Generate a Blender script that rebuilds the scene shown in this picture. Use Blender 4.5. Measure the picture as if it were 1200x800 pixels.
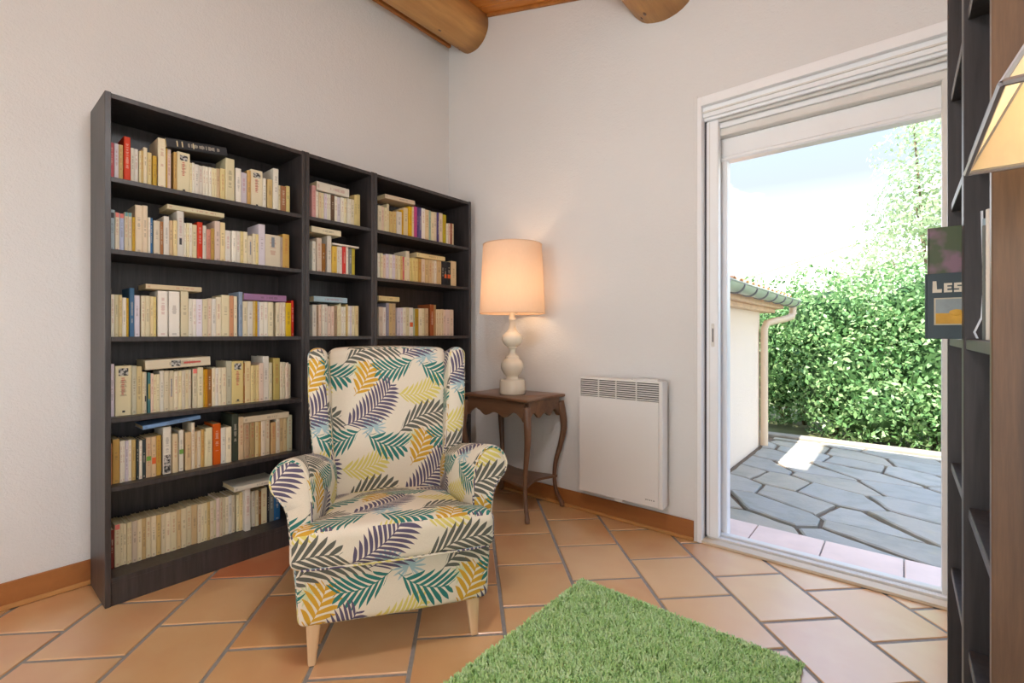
import bpy, bmesh, math, random
import numpy as np
from mathutils import Vector, Matrix, noise as mnoise

for _o in list(bpy.data.objects):
    bpy.data.objects.remove(_o)
SC = bpy.context.scene
COL = SC.collection
PI = math.pi
random.seed(11)

# ------------------------------------------------------------------ camera
_cd = bpy.data.cameras.new('camera')
_cd.sensor_width = 36.0
_cd.lens = 552.0 / 1200.0 * 36.0
_cd.shift_y = -8.5 / 1200.0
_cd.clip_start = 0.02
CAM = bpy.data.objects.new('camera', _cd)
COL.objects.link(CAM)
CAM.location = (2.69, -2.481, 1.07)
CAM.rotation_euler = (PI / 2, 0, math.atan2(458, 552))
SC.camera = CAM

# ------------------------------------------------------------------ sky
W = bpy.data.worlds.new('sky'); SC.world = W; W.use_nodes = True
_nt = W.node_tree; _nt.nodes.clear()
def _n(t, **k):
    n = _nt.nodes.new(t)
    for a, b in k.items(): setattr(n, a, b)
    return n
_out = _n('ShaderNodeOutputWorld'); _bg = _n('ShaderNodeBackground')
_tc = _n('ShaderNodeTexCoord'); _sep = _n('ShaderNodeSeparateXYZ'); _rp = _n('ShaderNodeValToRGB')
_nt.links.new(_tc.outputs['Generated'], _sep.inputs[0]); _nt.links.new(_sep.outputs['Z'], _rp.inputs[0])
_e = _rp.color_ramp.elements
_e[0].position = 0.0; _e[0].color = (0.95, 0.95, 0.93, 1)
_e[1].position = 0.75; _e[1].color = (0.15, 0.27, 0.56, 1)
_m = _rp.color_ramp.elements.new(0.27); _m.color = (0.158, 0.180, 0.200, 1)
_m = _rp.color_ramp.elements.new(0.13); _m.color = (0.34, 0.37, 0.39, 1)
_ns = _n('ShaderNodeTexNoise'); _ns.inputs['Scale'].default_value = 2.6; _ns.inputs['Detail'].default_value = 6
_mp = _n('ShaderNodeMapping'); _mp.inputs['Scale'].default_value = (1, 1, 2.6); _mp.inputs['Location'].default_value = (0.9, 0.35, 0.2)
_nt.links.new(_tc.outputs['Generated'], _mp.inputs[0]); _nt.links.new(_mp.outputs[0], _ns.inputs['Vector'])
_cr = _n('ShaderNodeValToRGB'); _cr.color_ramp.elements[0].position = 0.50; _cr.color_ramp.elements[1].position = 0.66
_nt.links.new(_ns.outputs['Fac'], _cr.inputs[0])
_mx = _n('ShaderNodeMixRGB'); _mx.inputs[2].default_value = (1.05, 1.07, 1.10, 1)
_nt.links.new(_cr.outputs[0], _mx.inputs[0]); _nt.links.new(_rp.outputs[0], _mx.inputs[1])
_nt.links.new(_mx.outputs[0], _bg.inputs[0]); _bg.inputs[1].default_value = 4.0
_nt.links.new(_bg.outputs[0], _out.inputs[0])

# ------------------------------------------------------------------ sun, and fill lights at the added windows behind the camera
_sd = bpy.data.lights.new('sun', 'SUN'); _sd.energy = 11.0; _sd.angle = 0.009; _sd.color = (1.0, 0.95, 0.86)
SUN = bpy.data.objects.new('sun', _sd); COL.objects.link(SUN)
_el = math.radians(58)
SUN.rotation_euler = Vector((0.0, math.cos(_el), -math.sin(_el))).to_track_quat('-Z', 'Y').to_euler()

def area_light(name, loc, aim, sx, sy, power, color):
    d = bpy.data.lights.new(name, 'AREA'); d.shape = 'RECTANGLE'; d.size = sx; d.size_y = sy
    d.energy = power; d.color = color
    o = bpy.data.objects.new(name, d); COL.objects.link(o); o.location = loc
    o.rotation_euler = Vector(aim).to_track_quat('-Z', 'Z').to_euler()
    return o
area_light('fill_light_rear', (1.55, -5.47, 1.22), (0, 1, 0), 2.3, 1.9, 11, (0.94, 0.98, 1.0))  # added fill for the room, standing in an invented rear window
area_light('fill_light_side', (3.055, -2.75, 1.35), (-1, 0, 0), 1.5, 1.5, 3, (0.93, 0.975, 1.0))  # weaker added fill at the invented side window

SC.view_settings.view_transform = 'Standard'
SC.view_settings.look = 'None'
SC.view_settings.gamma = 1.0
SC.view_settings.use_curve_mapping = False
SC.view_settings.exposure = 0.40

# ------------------------------------------------------------------ helpers
def lin(r, g, b):
    f = lambda c: (c / 255.0 / 12.92) if c / 255.0 <= 0.04045 else ((c / 255.0 + 0.055) / 1.055) ** 2.4
    return (f(r), f(g), f(b), 1.0)

def tag(o, label=None, cat=None, group=None, kind=None):
    if label: o['label'] = label
    if cat: o['category'] = cat
    if group: o['group'] = group
    if kind: o['kind'] = kind
    return o

def empty(name, loc=(0, 0, 0), rz=0.0, parent=None):
    o = bpy.data.objects.new(name, None); COL.objects.link(o)
    o.location = loc; o.rotation_euler = (0, 0, rz); o.empty_display_size = 0.05
    if parent: o.parent = parent
    return o

def link_mesh(name, me, mat=None, parent=None, loc=None, rot=None):
    o = bpy.data.objects.new(name, me); COL.objects.link(o)
    if mat is not None and not me.materials:
        for m in (mat if isinstance(mat, (list, tuple)) else [mat]): me.materials.append(m)
    if parent: o.parent = parent
    if loc is not None: o.location = loc
    if rot is not None: o.rotation_euler = rot
    return o

def obj(name, bm, mat=None, parent=None, smooth=False, loc=None, rot=None, fix=True):
    if fix: bmesh.ops.recalc_face_normals(bm, faces=bm.faces)
    me = bpy.data.meshes.new(name); bm.to_mesh(me); bm.free()
    if smooth:
        me.polygons.foreach_set('use_smooth', [True] * len(me.polygons))
    return link_mesh(name, me, mat, parent, loc, rot)

def smooth_angle(o, deg=40):
    me = o.data
    me.polygons.foreach_set('use_smooth', [True] * len(me.polygons))
    bm = bmesh.new(); bm.from_mesh(me)
    lim = math.radians(deg)
    for e in bm.edges:
        e.smooth = not (len(e.link_faces) == 2 and e.calc_face_angle(0) > lim)
    bm.to_mesh(me); bm.free()
    return o

def box(bm, x0, x1, y0, y1, z0, z1, bev=0.0, seg=1):
    r = bmesh.ops.create_cube(bm, size=1.0)
    vs = r['verts']
    for v in vs:
        v.co = Vector((x0 + (v.co.x + .5) * (x1 - x0), y0 + (v.co.y + .5) * (y1 - y0), z0 + (v.co.z + .5) * (z1 - z0)))
    if bev > 0:
        es = {e for v in vs for e in v.link_edges}
        bmesh.ops.bevel(bm, geom=list(es), offset=bev, segments=seg, affect='EDGES', profile=0.5)
    return vs

def boxo(name, b, mat, parent=None, bev=0.0, seg=1):
    bm = bmesh.new(); box(bm, *b, bev=bev, seg=seg)
    return obj(name, bm, mat, parent)

def ring_loft(bm, rings, cap0=True, cap1=True, closed=True):
    vr = [[bm.verts.new(p) for p in r] for r in rings]
    n = len(vr[0])
    for a, b in zip(vr[:-1], vr[1:]):
        for i in range(n if closed else n - 1):
            j = (i + 1) % n
            bm.faces.new((a[i], a[j], b[j], b[i]))
    if cap0: bm.faces.new(list(reversed(vr[0])))
    if cap1: bm.faces.new(vr[-1])
    return vr

def lathe(bm, prof, seg=40, cx=0, cy=0, cap0=True, cap1=True):
    rings = [[(cx + r * math.cos(2 * PI * i / seg), cy + r * math.sin(2 * PI * i / seg), z) for i in range(seg)] for r, z in prof]
    return ring_loft(bm, rings, cap0, cap1)

def tube(bm, pts, rad, seg=10, caps=True, flat=1.0):
    pts = [Vector(p) for p in pts]
    rs = rad if isinstance(rad, (list, tuple)) else [rad] * len(pts)
    rings = []; up = None
    for i, p in enumerate(pts):
        d = (pts[min(i + 1, len(pts) - 1)] - pts[max(i - 1, 0)]).normalized()
        if up is None:
            up = Vector((0, 0, 1)) if abs(d.z) < 0.9 else Vector((1, 0, 0))
        s = d.cross(up).normalized(); up = s.cross(d).normalized()
        rings.append([p + (s * math.cos(2 * PI * k / seg) + up * math.sin(2 * PI * k / seg) * flat) * rs[i] for k in range(seg)])
    return ring_loft(bm, rings, caps, caps)

def clip_poly(poly, nx, ny, d):
    """keep nx*x + ny*y <= d"""
    out = []
    for i in range(len(poly)):
        a, b = poly[i], poly[(i + 1) % len(poly)]
        fa = nx * a[0] + ny * a[1] - d; fb = nx * b[0] + ny * b[1] - d
        if fa <= 0: out.append(a)
        if (fa < 0 < fb) or (fb < 0 < fa):
            t = fa / (fa - fb); out.append((a[0] + (b[0] - a[0]) * t, a[1] + (b[1] - a[1]) * t))
    return out

def area2(poly):
    return 0.5 * sum(poly[i][0] * poly[(i + 1) % len(poly)][1] - poly[(i + 1) % len(poly)][0] * poly[i][1] for i in range(len(poly)))

def inset_poly(poly, d):
    out = poly[:]
    if area2(poly) < 0: poly = poly[::-1]; out = poly[:]
    for i in range(len(poly)):
        a, b = poly[i], poly[(i + 1) % len(poly)]
        ex, ey = b[0] - a[0], b[1] - a[1]; L = math.hypot(ex, ey)
        if L < 1e-6: continue
        nx, ny = ey / L, -ex / L
        out = clip_poly(out, nx, ny, nx * a[0] + ny * a[1] - d)
        if len(out) < 3: return []
    return out

def slab(bm, poly, z0, z1, cham):
    """prism with a chamfered top"""
    ins = [(p[0], p[1]) for p in poly]
    cx = sum(p[0] for p in ins) / len(ins); cy = sum(p[1] for p in ins) / len(ins)
    def shr(p, d):
        L = math.hypot(p[0] - cx, p[1] - cy); k = max(0.0, 1 - d / max(L, 1e-4)); return (cx + (p[0] - cx) * k, cy + (p[1] - cy) * k)
    rings = [[(p[0], p[1], z0) for p in ins], [(p[0], p[1], z1 - cham) for p in ins], [(*shr(p, cham * 1.6), z1) for p in ins]]
    ring_loft(bm, rings)

# ------------------------------------------------------------------ material kit
def mat_new(name):
    m = bpy.data.materials.new(name); m.use_nodes = True
    nt = m.node_tree; nt.nodes.clear()
    out = nt.nodes.new('ShaderNodeOutputMaterial'); b = nt.nodes.new('ShaderNodeBsdfPrincipled')
    nt.links.new(b.outputs[0], out.inputs[0])
    return m, nt, b, out

def nd(nt, t, ins=None, **k):
    n = nt.nodes.new(t)
    for a, b in k.items(): setattr(n, a, b)
    for a, b in (ins or {}).items():
        if hasattr(b, 'is_linked') or isinstance(b, bpy.types.NodeSocket): nt.links.new(b, n.inputs[a])
        else: n.inputs[a].default_value = b
    return n

def mth(nt, op, a, b=0.0, c=0.0, clamp=False):
    n = nd(nt, 'ShaderNodeMath', {0: a, 1: b, 2: c}, operation=op); n.use_clamp = clamp
    return n.outputs[0]

def mixc(nt, f, a, b, blend='MIX'):
    n = nd(nt, 'ShaderNodeMixRGB', {0: f, 1: a, 2: b}, blend_type=blend)
    return n.outputs[0]

def ramp(nt, f, stops, interp='LINEAR'):
    n = nd(nt, 'ShaderNodeValToRGB', {0: f}); cr = n.color_ramp; cr.interpolation = interp
    while len(cr.elements) < len(stops): cr.elements.new(0.5)
    for e, (p, c) in zip(cr.elements, stops): e.position = p; e.color = c
    return n.outputs[0]

def noise(nt, vec, scale, detail=4, rough=0.5, dist=0.0):
    n = nd(nt, 'ShaderNodeTexNoise', {'Scale': scale, 'Detail': detail, 'Roughness': rough, 'Distortion': dist})
    if vec is not None: nt.links.new(vec, n.inputs['Vector'])
    return n.outputs['Fac']

def coords(nt, kind='Object', scale=None, rot=None):
    v = nd(nt, 'ShaderNodeTexCoord').outputs[kind]
    if scale or rot:
        mp = nd(nt, 'ShaderNodeMapping', {'Vector': v, 'Scale': scale or (1, 1, 1), 'Rotation': rot or (0, 0, 0)})
        v = mp.outputs[0]
    return v

def bump(nt, b, h, strength=0.3, dist=0.01):
    n = nd(nt, 'ShaderNodeBump', {'Height': h, 'Strength': strength, 'Distance': dist})
    nt.links.new(n.outputs[0], b.inputs['Normal'])

def plain(name, col, rough=0.5, metal=0.0, var=0.05, scale=30.0, bmp=0.0, spec=0.5):
    m, nt, b, _ = mat_new(name)
    v = coords(nt)
    f = noise(nt, v, scale, 4)
    dark = tuple(c * (1 - var) for c in col[:3]) + (1,); light = tuple(min(1, c * (1 + var)) for c in col[:3]) + (1,)
    c = ramp(nt, f, [(0.3, dark), (0.7, light)])
    nt.links.new(c, b.inputs['Base Color'])
    b.inputs['Roughness'].default_value = rough; b.inputs['Metallic'].default_value = metal
    b.inputs['Specular IOR Level'].default_value = spec
    if bmp: bump(nt, b, noise(nt, v, scale * 3, 3), bmp, 0.002)
    return m

def wood(name, c0, c1, rough=0.45, axis='Z', scale=9.0, stretch=14.0, bmp=0.1, rnd=0.0):
    m, nt, b, _ = mat_new(name)
    s = {'X': (1 / stretch, 1, 1), 'Y': (1, 1 / stretch, 1), 'Z': (1, 1, 1 / stretch)}[axis]
    v = coords(nt, 'Object', s)
    if rnd:
        oi = nd(nt, 'ShaderNodeObjectInfo')
        add = nd(nt, 'ShaderNodeVectorMath', {0: v}, operation='ADD')
        cmb = nd(nt, 'ShaderNodeCombineXYZ', {0: mth(nt, 'MULTIPLY', oi.outputs['Random'], 37.0), 1: mth(nt, 'MULTIPLY', oi.outputs['Random'], 19.0), 2: 0.0})
        nt.links.new(cmb.outputs[0], add.inputs[1]); v = add.outputs[0]
    f = noise(nt, v, scale, 6, 0.6, 0.8)
    f2 = noise(nt, v, scale * 7, 4, 0.6)
    ff = mth(nt, 'ADD', mth(nt, 'MULTIPLY', f, 0.7), mth(nt, 'MULTIPLY', f2, 0.3))
    c = ramp(nt, ff, [(0.32, c0), (0.68, c1)])
    if rnd:
        c = mixc(nt, rnd, c, nd(nt, 'ShaderNodeHueSaturation', {'Hue': 0.5, 'Saturation': 1.0, 'Value': mth(nt, 'ADD', 0.55, mth(nt, 'MULTIPLY', oi.outputs['Random'], 0.9)), 'Color': c}).outputs[0])
    nt.links.new(c, b.inputs['Base Color']); b.inputs['Roughness'].default_value = rough
    if bmp: bump(nt, b, f2, bmp, 0.003)
    return m

# ================================================================== materials
def mat_plaster(name, col):
    m, nt, b, _ = mat_new(name)
    v = coords(nt)
    f = noise(nt, v, 2.0, 3)
    c = ramp(nt, f, [(0.3, tuple(x * 0.97 for x in col[:3]) + (1,)), (0.7, col)])
    nt.links.new(c, b.inputs['Base Color']); b.inputs['Roughness'].default_value = 0.9
    b.inputs['Specular IOR Level'].default_value = 0.2
    h = mth(nt, 'ADD', noise(nt, v, 95, 4, 0.6, 0.6), mth(nt, 'MULTIPLY', noise(nt, v, 30, 3), 0.7))
    bump(nt, b, h, 0.42, 0.006)
    return m
M_WALL = mat_plaster('white_roughcast_plaster', lin(229, 228, 226))
M_EXT = mat_plaster('cream_exterior_render', lin(246, 230, 212))

def mat_terracotta():
    m, nt, b, _ = mat_new('glazed_terracotta')
    oi = nd(nt, 'ShaderNodeObjectInfo'); rn = nd(nt, 'ShaderNodeSeparateColor', {0: oi.outputs['Color']}).outputs[0]
    v = coords(nt, 'Object')
    off = nd(nt, 'ShaderNodeCombineXYZ', {0: mth(nt, 'MULTIPLY', rn, 40.0), 1: mth(nt, 'MULTIPLY', rn, 23.0), 2: 0.0})
    vv = nd(nt, 'ShaderNodeVectorMath', {0: v, 1: off.outputs[0]}, operation='ADD').outputs[0]
    base = ramp(nt, rn, [(0.0, lin(216, 160, 102)), (0.3, lin(225, 178, 124)), (0.6, lin(223, 174, 118)), (0.85, lin(230, 190, 140)), (1.0, lin(208, 128, 78))])
    f = noise(nt, vv, 5.0, 4, 0.55, 0.3)
    c = mixc(nt, mth(nt, 'MULTIPLY', ramp(nt, f, [(0.45, (0, 0, 0, 1)), (0.75, (1, 1, 1, 1))]), 0.45), base, lin(234, 202, 156))
    c = mixc(nt, mth(nt, 'MULTIPLY', ramp(nt, noise(nt, vv, 2.6, 3), [(0.5, (0, 0, 0, 1)), (0.75, (1, 1, 1, 1))]), 0.4), c, lin(198, 112, 74))
    nt.links.new(c, b.inputs['Base Color'])
    b.inputs['Coat Weight'].default_value = 1.0; b.inputs['Coat Roughness'].default_value = 0.28; b.inputs['Coat IOR'].default_value = 1.9
    r = mth(nt, 'ADD', 0.27, mth(nt, 'MULTIPLY', noise(nt, vv, 9, 3), 0.16)); nt.links.new(r, b.inputs['Roughness'])
    b.inputs['Specular IOR Level'].default_value = 0.55
    bump(nt, b, noise(nt, vv, 3.0, 2), 0.12, 0.01)
    return m
M_TILE = mat_terracotta()
M_GROUT = plain('grey_grout', lin(150, 146, 142), 0.85, 0, 0.1, 60, 0.2)
M_PINK = plain('pink_threshold_tile', lin(232, 208, 196), 0.6, 0, 0.06, 8)
M_BASEB = wood('brown_skirting', lin(150, 92, 44), lin(176, 114, 58), 0.45, 'X', 3.0, 8.0, 0.03)
M_BASEB2 = wood('tan_skirting_strip', lin(180, 124, 66), lin(204, 150, 88), 0.5, 'X', 3.0, 8.0, 0.03)
M_CEIL = wood('orange_ceiling_pine', lin(186, 112, 44), lin(222, 148, 70), 0.45, 'X', 8.0, 16.0, 0.05, 0.35)
M_BEAM = wood('old_log_beam', lin(146, 100, 56), lin(212, 160, 96), 0.6, 'Y', 5.0, 9.0, 0.35)
M_TRIMW = wood('brown_ceiling_trim', lin(156, 96, 42), lin(194, 126, 60), 0.5, 'Y', 8.0, 14.0, 0.05)
M_PVC = plain('white_lacquered_aluminium', lin(246, 247, 248), 0.35, 0, 0.01, 10)
M_PVC2 = plain('cream_track_aluminium', lin(228, 224, 217), 0.4, 0, 0.03, 10)
M_DARK = plain('dark_pocket', lin(70, 70, 74), 0.7)
M_SILL = wood('pale_sill_wood', lin(206, 186, 158), lin(226, 210, 186), 0.5, 'X', 6.0, 14.0, 0.03)
def mat_blackbrown():
    m, nt, b, _ = mat_new('black_brown_veneer')
    v = coords(nt, 'Object', (1, 1, 0.07))
    f = noise(nt, v, 60, 4, 0.6, 0.3)
    c = ramp(nt, f, [(0.35, lin(42, 38, 38)), (0.7, lin(66, 60, 60))])
    nt.links.new(c, b.inputs['Base Color']); b.inputs['Roughness'].default_value = 0.42
    b.inputs['Specular IOR Level'].default_value = 0.6
    bump(nt, b, f, 0.06, 0.002)
    return m
M_BB = mat_blackbrown()
M_BBEND = wood('lamplit_black_brown_end_panel', lin(62, 46, 36), lin(112, 84, 60), 0.4, 'Z', 26.0, 16.0, 0.08)  # grained veneer, with the floor lamp's warm light put into its colour
M_LEG = wood('pale_birch', lin(222, 184, 138), lin(238, 206, 164), 0.45, 'Z', 8.0, 14.0, 0.03)
M_MAHOG = wood('dark_mahogany', lin(90, 62, 46), lin(134, 98, 74), 0.3, 'Z', 8.0, 12.0, 0.05)
M_MAHOGX = wood('dark_mahogany_top', lin(94, 66, 48), lin(140, 104, 78), 0.28, 'X', 8.0, 12.0, 0.05)
M_CERAM = plain('cream_ceramic', lin(240, 230, 210), 0.25, 0, 0.01, 6)
M_RAD = plain('white_enamel', lin(232, 229, 226), 0.4, 0, 0.01, 6)
M_RADSLOT = plain('grille_shadow_grey', lin(70, 69, 68), 0.7)
M_RADLOGO = plain('grey_logo_print', lin(150, 148, 146), 0.6)
M_BRASS = plain('grey_metal_trim', lin(150, 150, 152), 0.35, 0.8)
M_BULB, _nt2, _b2, _o2 = mat_new('lit_bulb')
_b2.inputs['Emission Color'].default_value = (1, 0.72, 0.42, 1); _b2.inputs['Emission Strength'].default_value = 12.0

def mat_shade(name, col, trans):
    m, nt, b, out = mat_new(name)
    v = coords(nt)
    f = noise(nt, coords(nt, 'Object', (1, 1, 0.2)), 160, 2)
    c = mixc(nt, 0.08, col, nd(nt, 'ShaderNodeCombineColor', {0: f, 1: f, 2: f}).outputs[0], 'MULTIPLY')
    d = nd(nt, 'ShaderNodeBsdfDiffuse', {'Color': c}); t = nd(nt, 'ShaderNodeBsdfTranslucent', {'Color': c})
    mx = nd(nt, 'ShaderNodeMixShader', {0: trans, 1: d.outputs[0], 2: t.outputs[0]})
    nt.links.new(mx.outputs[0], out.inputs[0]); nt.nodes.remove(b)
    return m
M_SHADE = mat_shade('cream_fabric_shade', lin(244, 218, 192), 0.33)
M_SHADE2 = mat_shade('cream_paper_shade', lin(250, 230, 190), 0.5)

# ================================================================== room
XR, YB = 3.07, -5.5          # right wall, rear wall
CZ = lambda x: 3.471 - 0.29 * x
DX0, DX1, DZ1 = 1.875, 2.835, 2.285

def wall(name, quads, label):
    bm = bmesh.new()
    for b in quads: box(bm, *b)
    return tag(obj(name, bm, M_WALL), label, 'wall', None, 'structure')

# left wall (bookcases)
wall('wall_left', [(-0.2, 0, YB - .2, 0.0, -0.1, 3.50)], 'white roughcast wall behind the three bookcases')
# wall with the patio door
bm = bmesh.new()
def vpoly(bm, pts, y0, y1):
    a = [bm.verts.new((x, y0, z)) for x, z in pts]; b = [bm.verts.new((x, y1, z)) for x, z in pts]
    bm.faces.new(a); bm.faces.new(b[::-1])
    for i in range(len(pts)):
        j = (i + 1) % len(pts); bm.faces.new((a[i], a[j], b[j], b[i]))
vpoly(bm, [(-.2, -.1), (DX0, -.1), (DX0, CZ(DX0) + .02), (-.2, CZ(-.2) + .02)], 0, .2)
vpoly(bm, [(DX0, DZ1), (DX1, DZ1), (DX1, CZ(DX1) + .02), (DX0, CZ(DX0) + .02)], 0, .2)
vpoly(bm, [(DX1, -.1), (XR + .2, -.1), (XR + .2, CZ(XR + .2) + .02), (DX1, CZ(DX1) + .02)], 0, .2)
tag(obj('wall_back', bm, M_WALL), 'white roughcast wall with heater and patio door', 'wall', None, 'structure')
# right wall and rear wall, both with window openings added for the fill lights, out of view
wall('wall_right', [(XR, XR + .2, -2.0, 0, -.1, 2.6), (XR, XR + .2, YB, -3.5, -.1, 2.6), (XR, XR + .2, -3.5, -2.0, -.1, .6), (XR, XR + .2, -3.5, -2.0, 2.1, 2.6)], 'white wall behind the open bookcases')
bm = bmesh.new()
vpoly(bm, [(0, -.1), (.4, -.1), (.4, CZ(.4)), (0, CZ(0))], YB - .2, YB)
vpoly(bm, [(2.7, -.1), (XR + .2, -.1), (XR + .2, CZ(XR + .2)), (2.7, CZ(2.7))], YB - .2, YB)
vpoly(bm, [(.4, 2.17), (2.7, 2.17), (2.7, CZ(2.7)), (.4, CZ(.4))], YB - .2, YB)
vpoly(bm, [(.4, -.1), (2.7, -.1), (2.7, .27), (.4, .27)], YB - .2, YB)
tag(obj('wall_front', bm, M_WALL), 'white wall with wide added window facing the patio door', 'wall', None, 'structure')
for nm, b0 in (('added_window_1', None), ('added_window_2', None)):  # unseen windows, put in to hold the fill lights
    bm = bmesh.new()
    if nm == 'added_window_1':
        for x0, x1, z0, z1 in ((.4, .47, .27, 2.17), (2.63, 2.7, .27, 2.17), (1.51, 1.59, .27, 2.17), (.4, 2.7, .27, .34), (.4, 2.7, 2.10, 2.17)):
            box(bm, x0, x1, YB - .12, YB - .06, z0, z1)
    else:
        for y0, y1, z0, z1 in ((-3.5, -3.43, .6, 2.1), (-2.07, -2.0, .6, 2.1), (-3.5, -2.0, .6, .67), (-3.5, -2.0, 2.03, 2.1)):
            box(bm, XR + .06, XR + .12, y0, y1, z0, z1)
    tag(obj(nm, bm, M_PVC), 'added white window frame in the wall ' + ('facing the patio door' if nm == 'added_window_1' else 'beyond the open bookcases'), 'window', None, 'structure')

# ceiling: sloping boards + two log beams
ceil = empty('ceiling', (0, 0, 0)); tag(ceil, 'sloping orange pine board ceiling', 'ceiling', None, 'structure')
th = math.atan(0.29); L = (XR + .2) / math.cos(th)
bm = bmesh.new(); box(bm, -.2, L, -.095, -.003, 0, .02, 0.004)
bmesh.ops.recalc_face_normals(bm, faces=bm.faces)
pm = bpy.data.meshes.new('plank'); bm.to_mesh(pm); bm.free(); pm.materials.append(M_CEIL)
k = 0; y = 0.0
while y > YB - .1:
    link_mesh('plank', pm, None, ceil, (0, y, CZ(0)), (0, th, 0)); y -= .0955
link_mesh('roof_underlay', (lambda bm: (box(bm, -.2, L, YB - .2, .2, .021, .2), bm.to_mesh(_me := bpy.data.meshes.new('roof_underlay')), bm.free(), _me)[-1])(bmesh.new()), M_TRIMW, ceil, (0, 0, CZ(0)), (0, th, 0))
bm = bmesh.new(); box(bm, 0.43, L, -.02, 0.0, -.022, .0, .004)
obj('wall_moulding', bm, M_TRIMW, ceil, loc=(0, 0, CZ(0)), rot=(0, th, 0))
bm = bmesh.new(); box(bm, 0, .028, YB, 0, 3.266, 3.296, .004)
tr1 = tag(obj('trim_1', bm, M_TRIMW), 'brown wooden strip under the ceiling along the bookcase wall', 'trim', None, 'structure')
boxo('fascia_board', (0, .016, YB, 0, 3.300, 3.462), M_TRIMW, tr1, .002)

def log_beam(x, z, r, label):
    bm = bmesh.new(); seg = 36; rings = []
    for i in range(41):
        yy = YB * i / 40
        ring = []
        for k in range(seg):
            a = 2 * PI * k / seg
            rr = r * (1 + 0.035 * mnoise.noise((math.cos(a) * 1.2 + x, yy * 0.6, math.sin(a) * 1.2)) + 0.012 * mnoise.noise((math.cos(a) * 4 + x, yy * 2.5, math.sin(a) * 4)))
            ring.append((x + rr * math.cos(a), yy, z + rr * math.sin(a)))
        rings.append(ring)
    ring_loft(bm, rings)
    # knots
    o = obj('log_beam', bm, M_BEAM, None, True)
    tag(o, label, 'beam', 'log beams')
    for (yy, a) in ((-.10, 4.35), (-.055, 4.15), (-.32, 4.7), (-.9, 4.3), (-1.4, 5.0)):
        bm = bmesh.new()
        bmesh.ops.create_icosphere(bm, subdivisions=1, radius=.014)
        for v in bm.verts: v.co = Vector((x + (r - .003) * math.cos(a), yy, z + (r - .003) * math.sin(a))) + Vector((v.co.x * .6, v.co.y * 1.2, v.co.z * .6))
        obj('knot', bm, M_MAHOG, o, True)
    return o
log_beam(.258, 3.300, .157, 'thick round log beam under the ceiling against the bookcase wall')
log_beam(1.70, 2.955, .195, 'thick round log beam above the white wall heater')

# floor: staggered terracotta tiles laid at 45 degrees
bm = bmesh.new(); box(bm, -.2, XR + .2, YB - .2, .0, -.1, -.004)
floor = tag(obj('floor', bm, M_GROUT), 'terracotta tiled floor laid diagonally', 'floor', None, 'structure')
PB, PA, B0 = .3165, .333, -.038
sq = math.sqrt(.5)
e_a = (sq, -sq); e_b = (sq, sq)
offs = {0: .31, 1: .148}
full = {}
for kb in range(-14, 10):
    b0 = B0 + kb * PB
    oa = offs[kb % 2] if kb != 4 else .002
    for ka in range(-3, 22):
        a0 = oa + ka * PA; g = .0072
        cor = [(a0 + g, b0 + g), (a0 + PA - g, b0 + g), (a0 + PA - g, b0 + PB - g), (a0 + g, b0 + PB - g)]
        poly = [(e_a[0] * a + e_b[0] * b, e_a[1] * a + e_b[1] * b) for a, b in cor]
        ccx = sum(p[0] for p in poly) / 4; ccy = sum(p[1] for p in poly) / 4
        if area2(poly) < 0: poly = poly[::-1]
        cl = poly
        for nx, ny, d in ((-1, 0, 0.0), (1, 0, XR), (0, 1, 0.0), (0, -1, 3.9)):
            cl = clip_poly(cl, nx, ny, d)
            if len(cl) < 3: break
        if len(cl) < 3 or abs(area2(cl)) < .0012: continue
        key = None
        if abs(abs(area2(cl)) - abs(area2(poly))) < 1e-7: key = 'full'
        loc = [(p[0] - ccx, p[1] - ccy) for p in cl]
        if key and key in full: me = full[key]
        else:
            bm = bmesh.new(); slab(bm, loc, -.006, 0.0, .0022); bmesh.ops.recalc_face_normals(bm, faces=bm.faces)
            me = bpy.data.meshes.new('tile'); bm.to_mesh(me); bm.free(); me.materials.append(M_TILE)
            if key: full[key] = me
        tl = link_mesh('tile', me, None, floor, (ccx, ccy, random.uniform(-.0006, .0006)), (random.uniform(-.0012, .0012), random.uniform(-.0012, .0012), 0))
        ra, rb = (.413 + 1.533) * sq, (.413 - 1.533) * sq
        shade = 1.0 if (a0 <= ra < a0 + PA and b0 <= rb < b0 + PB) else random.choice((random.uniform(0, .88), random.uniform(0, .88), random.uniform(.3, .95)))
        tl.color = (shade, shade, shade, 1)

# skirting
def skirt(name, b1, b2, label):
    o = boxo(name, b1, M_BASEB, None, .003); tag(o, label, 'skirting', None, 'structure')
    obj('skirting_strip', (lambda bm: (box(bm, *b2, bev=.003), bm)[1])(bmesh.new()), M_BASEB2, o)
skirt('baseboard_left', (0, .011, YB, 0, .012, .105), (0, .019, YB, 0, 0.001, .02), 'brown skirting board along the bookcase wall')
skirt('baseboard_back', (.019, 1.858, -.011, 0, .012, .105), (.019, 1.858, -.019, 0, .001, .02), 'brown skirting board under the white wall heater')

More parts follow.
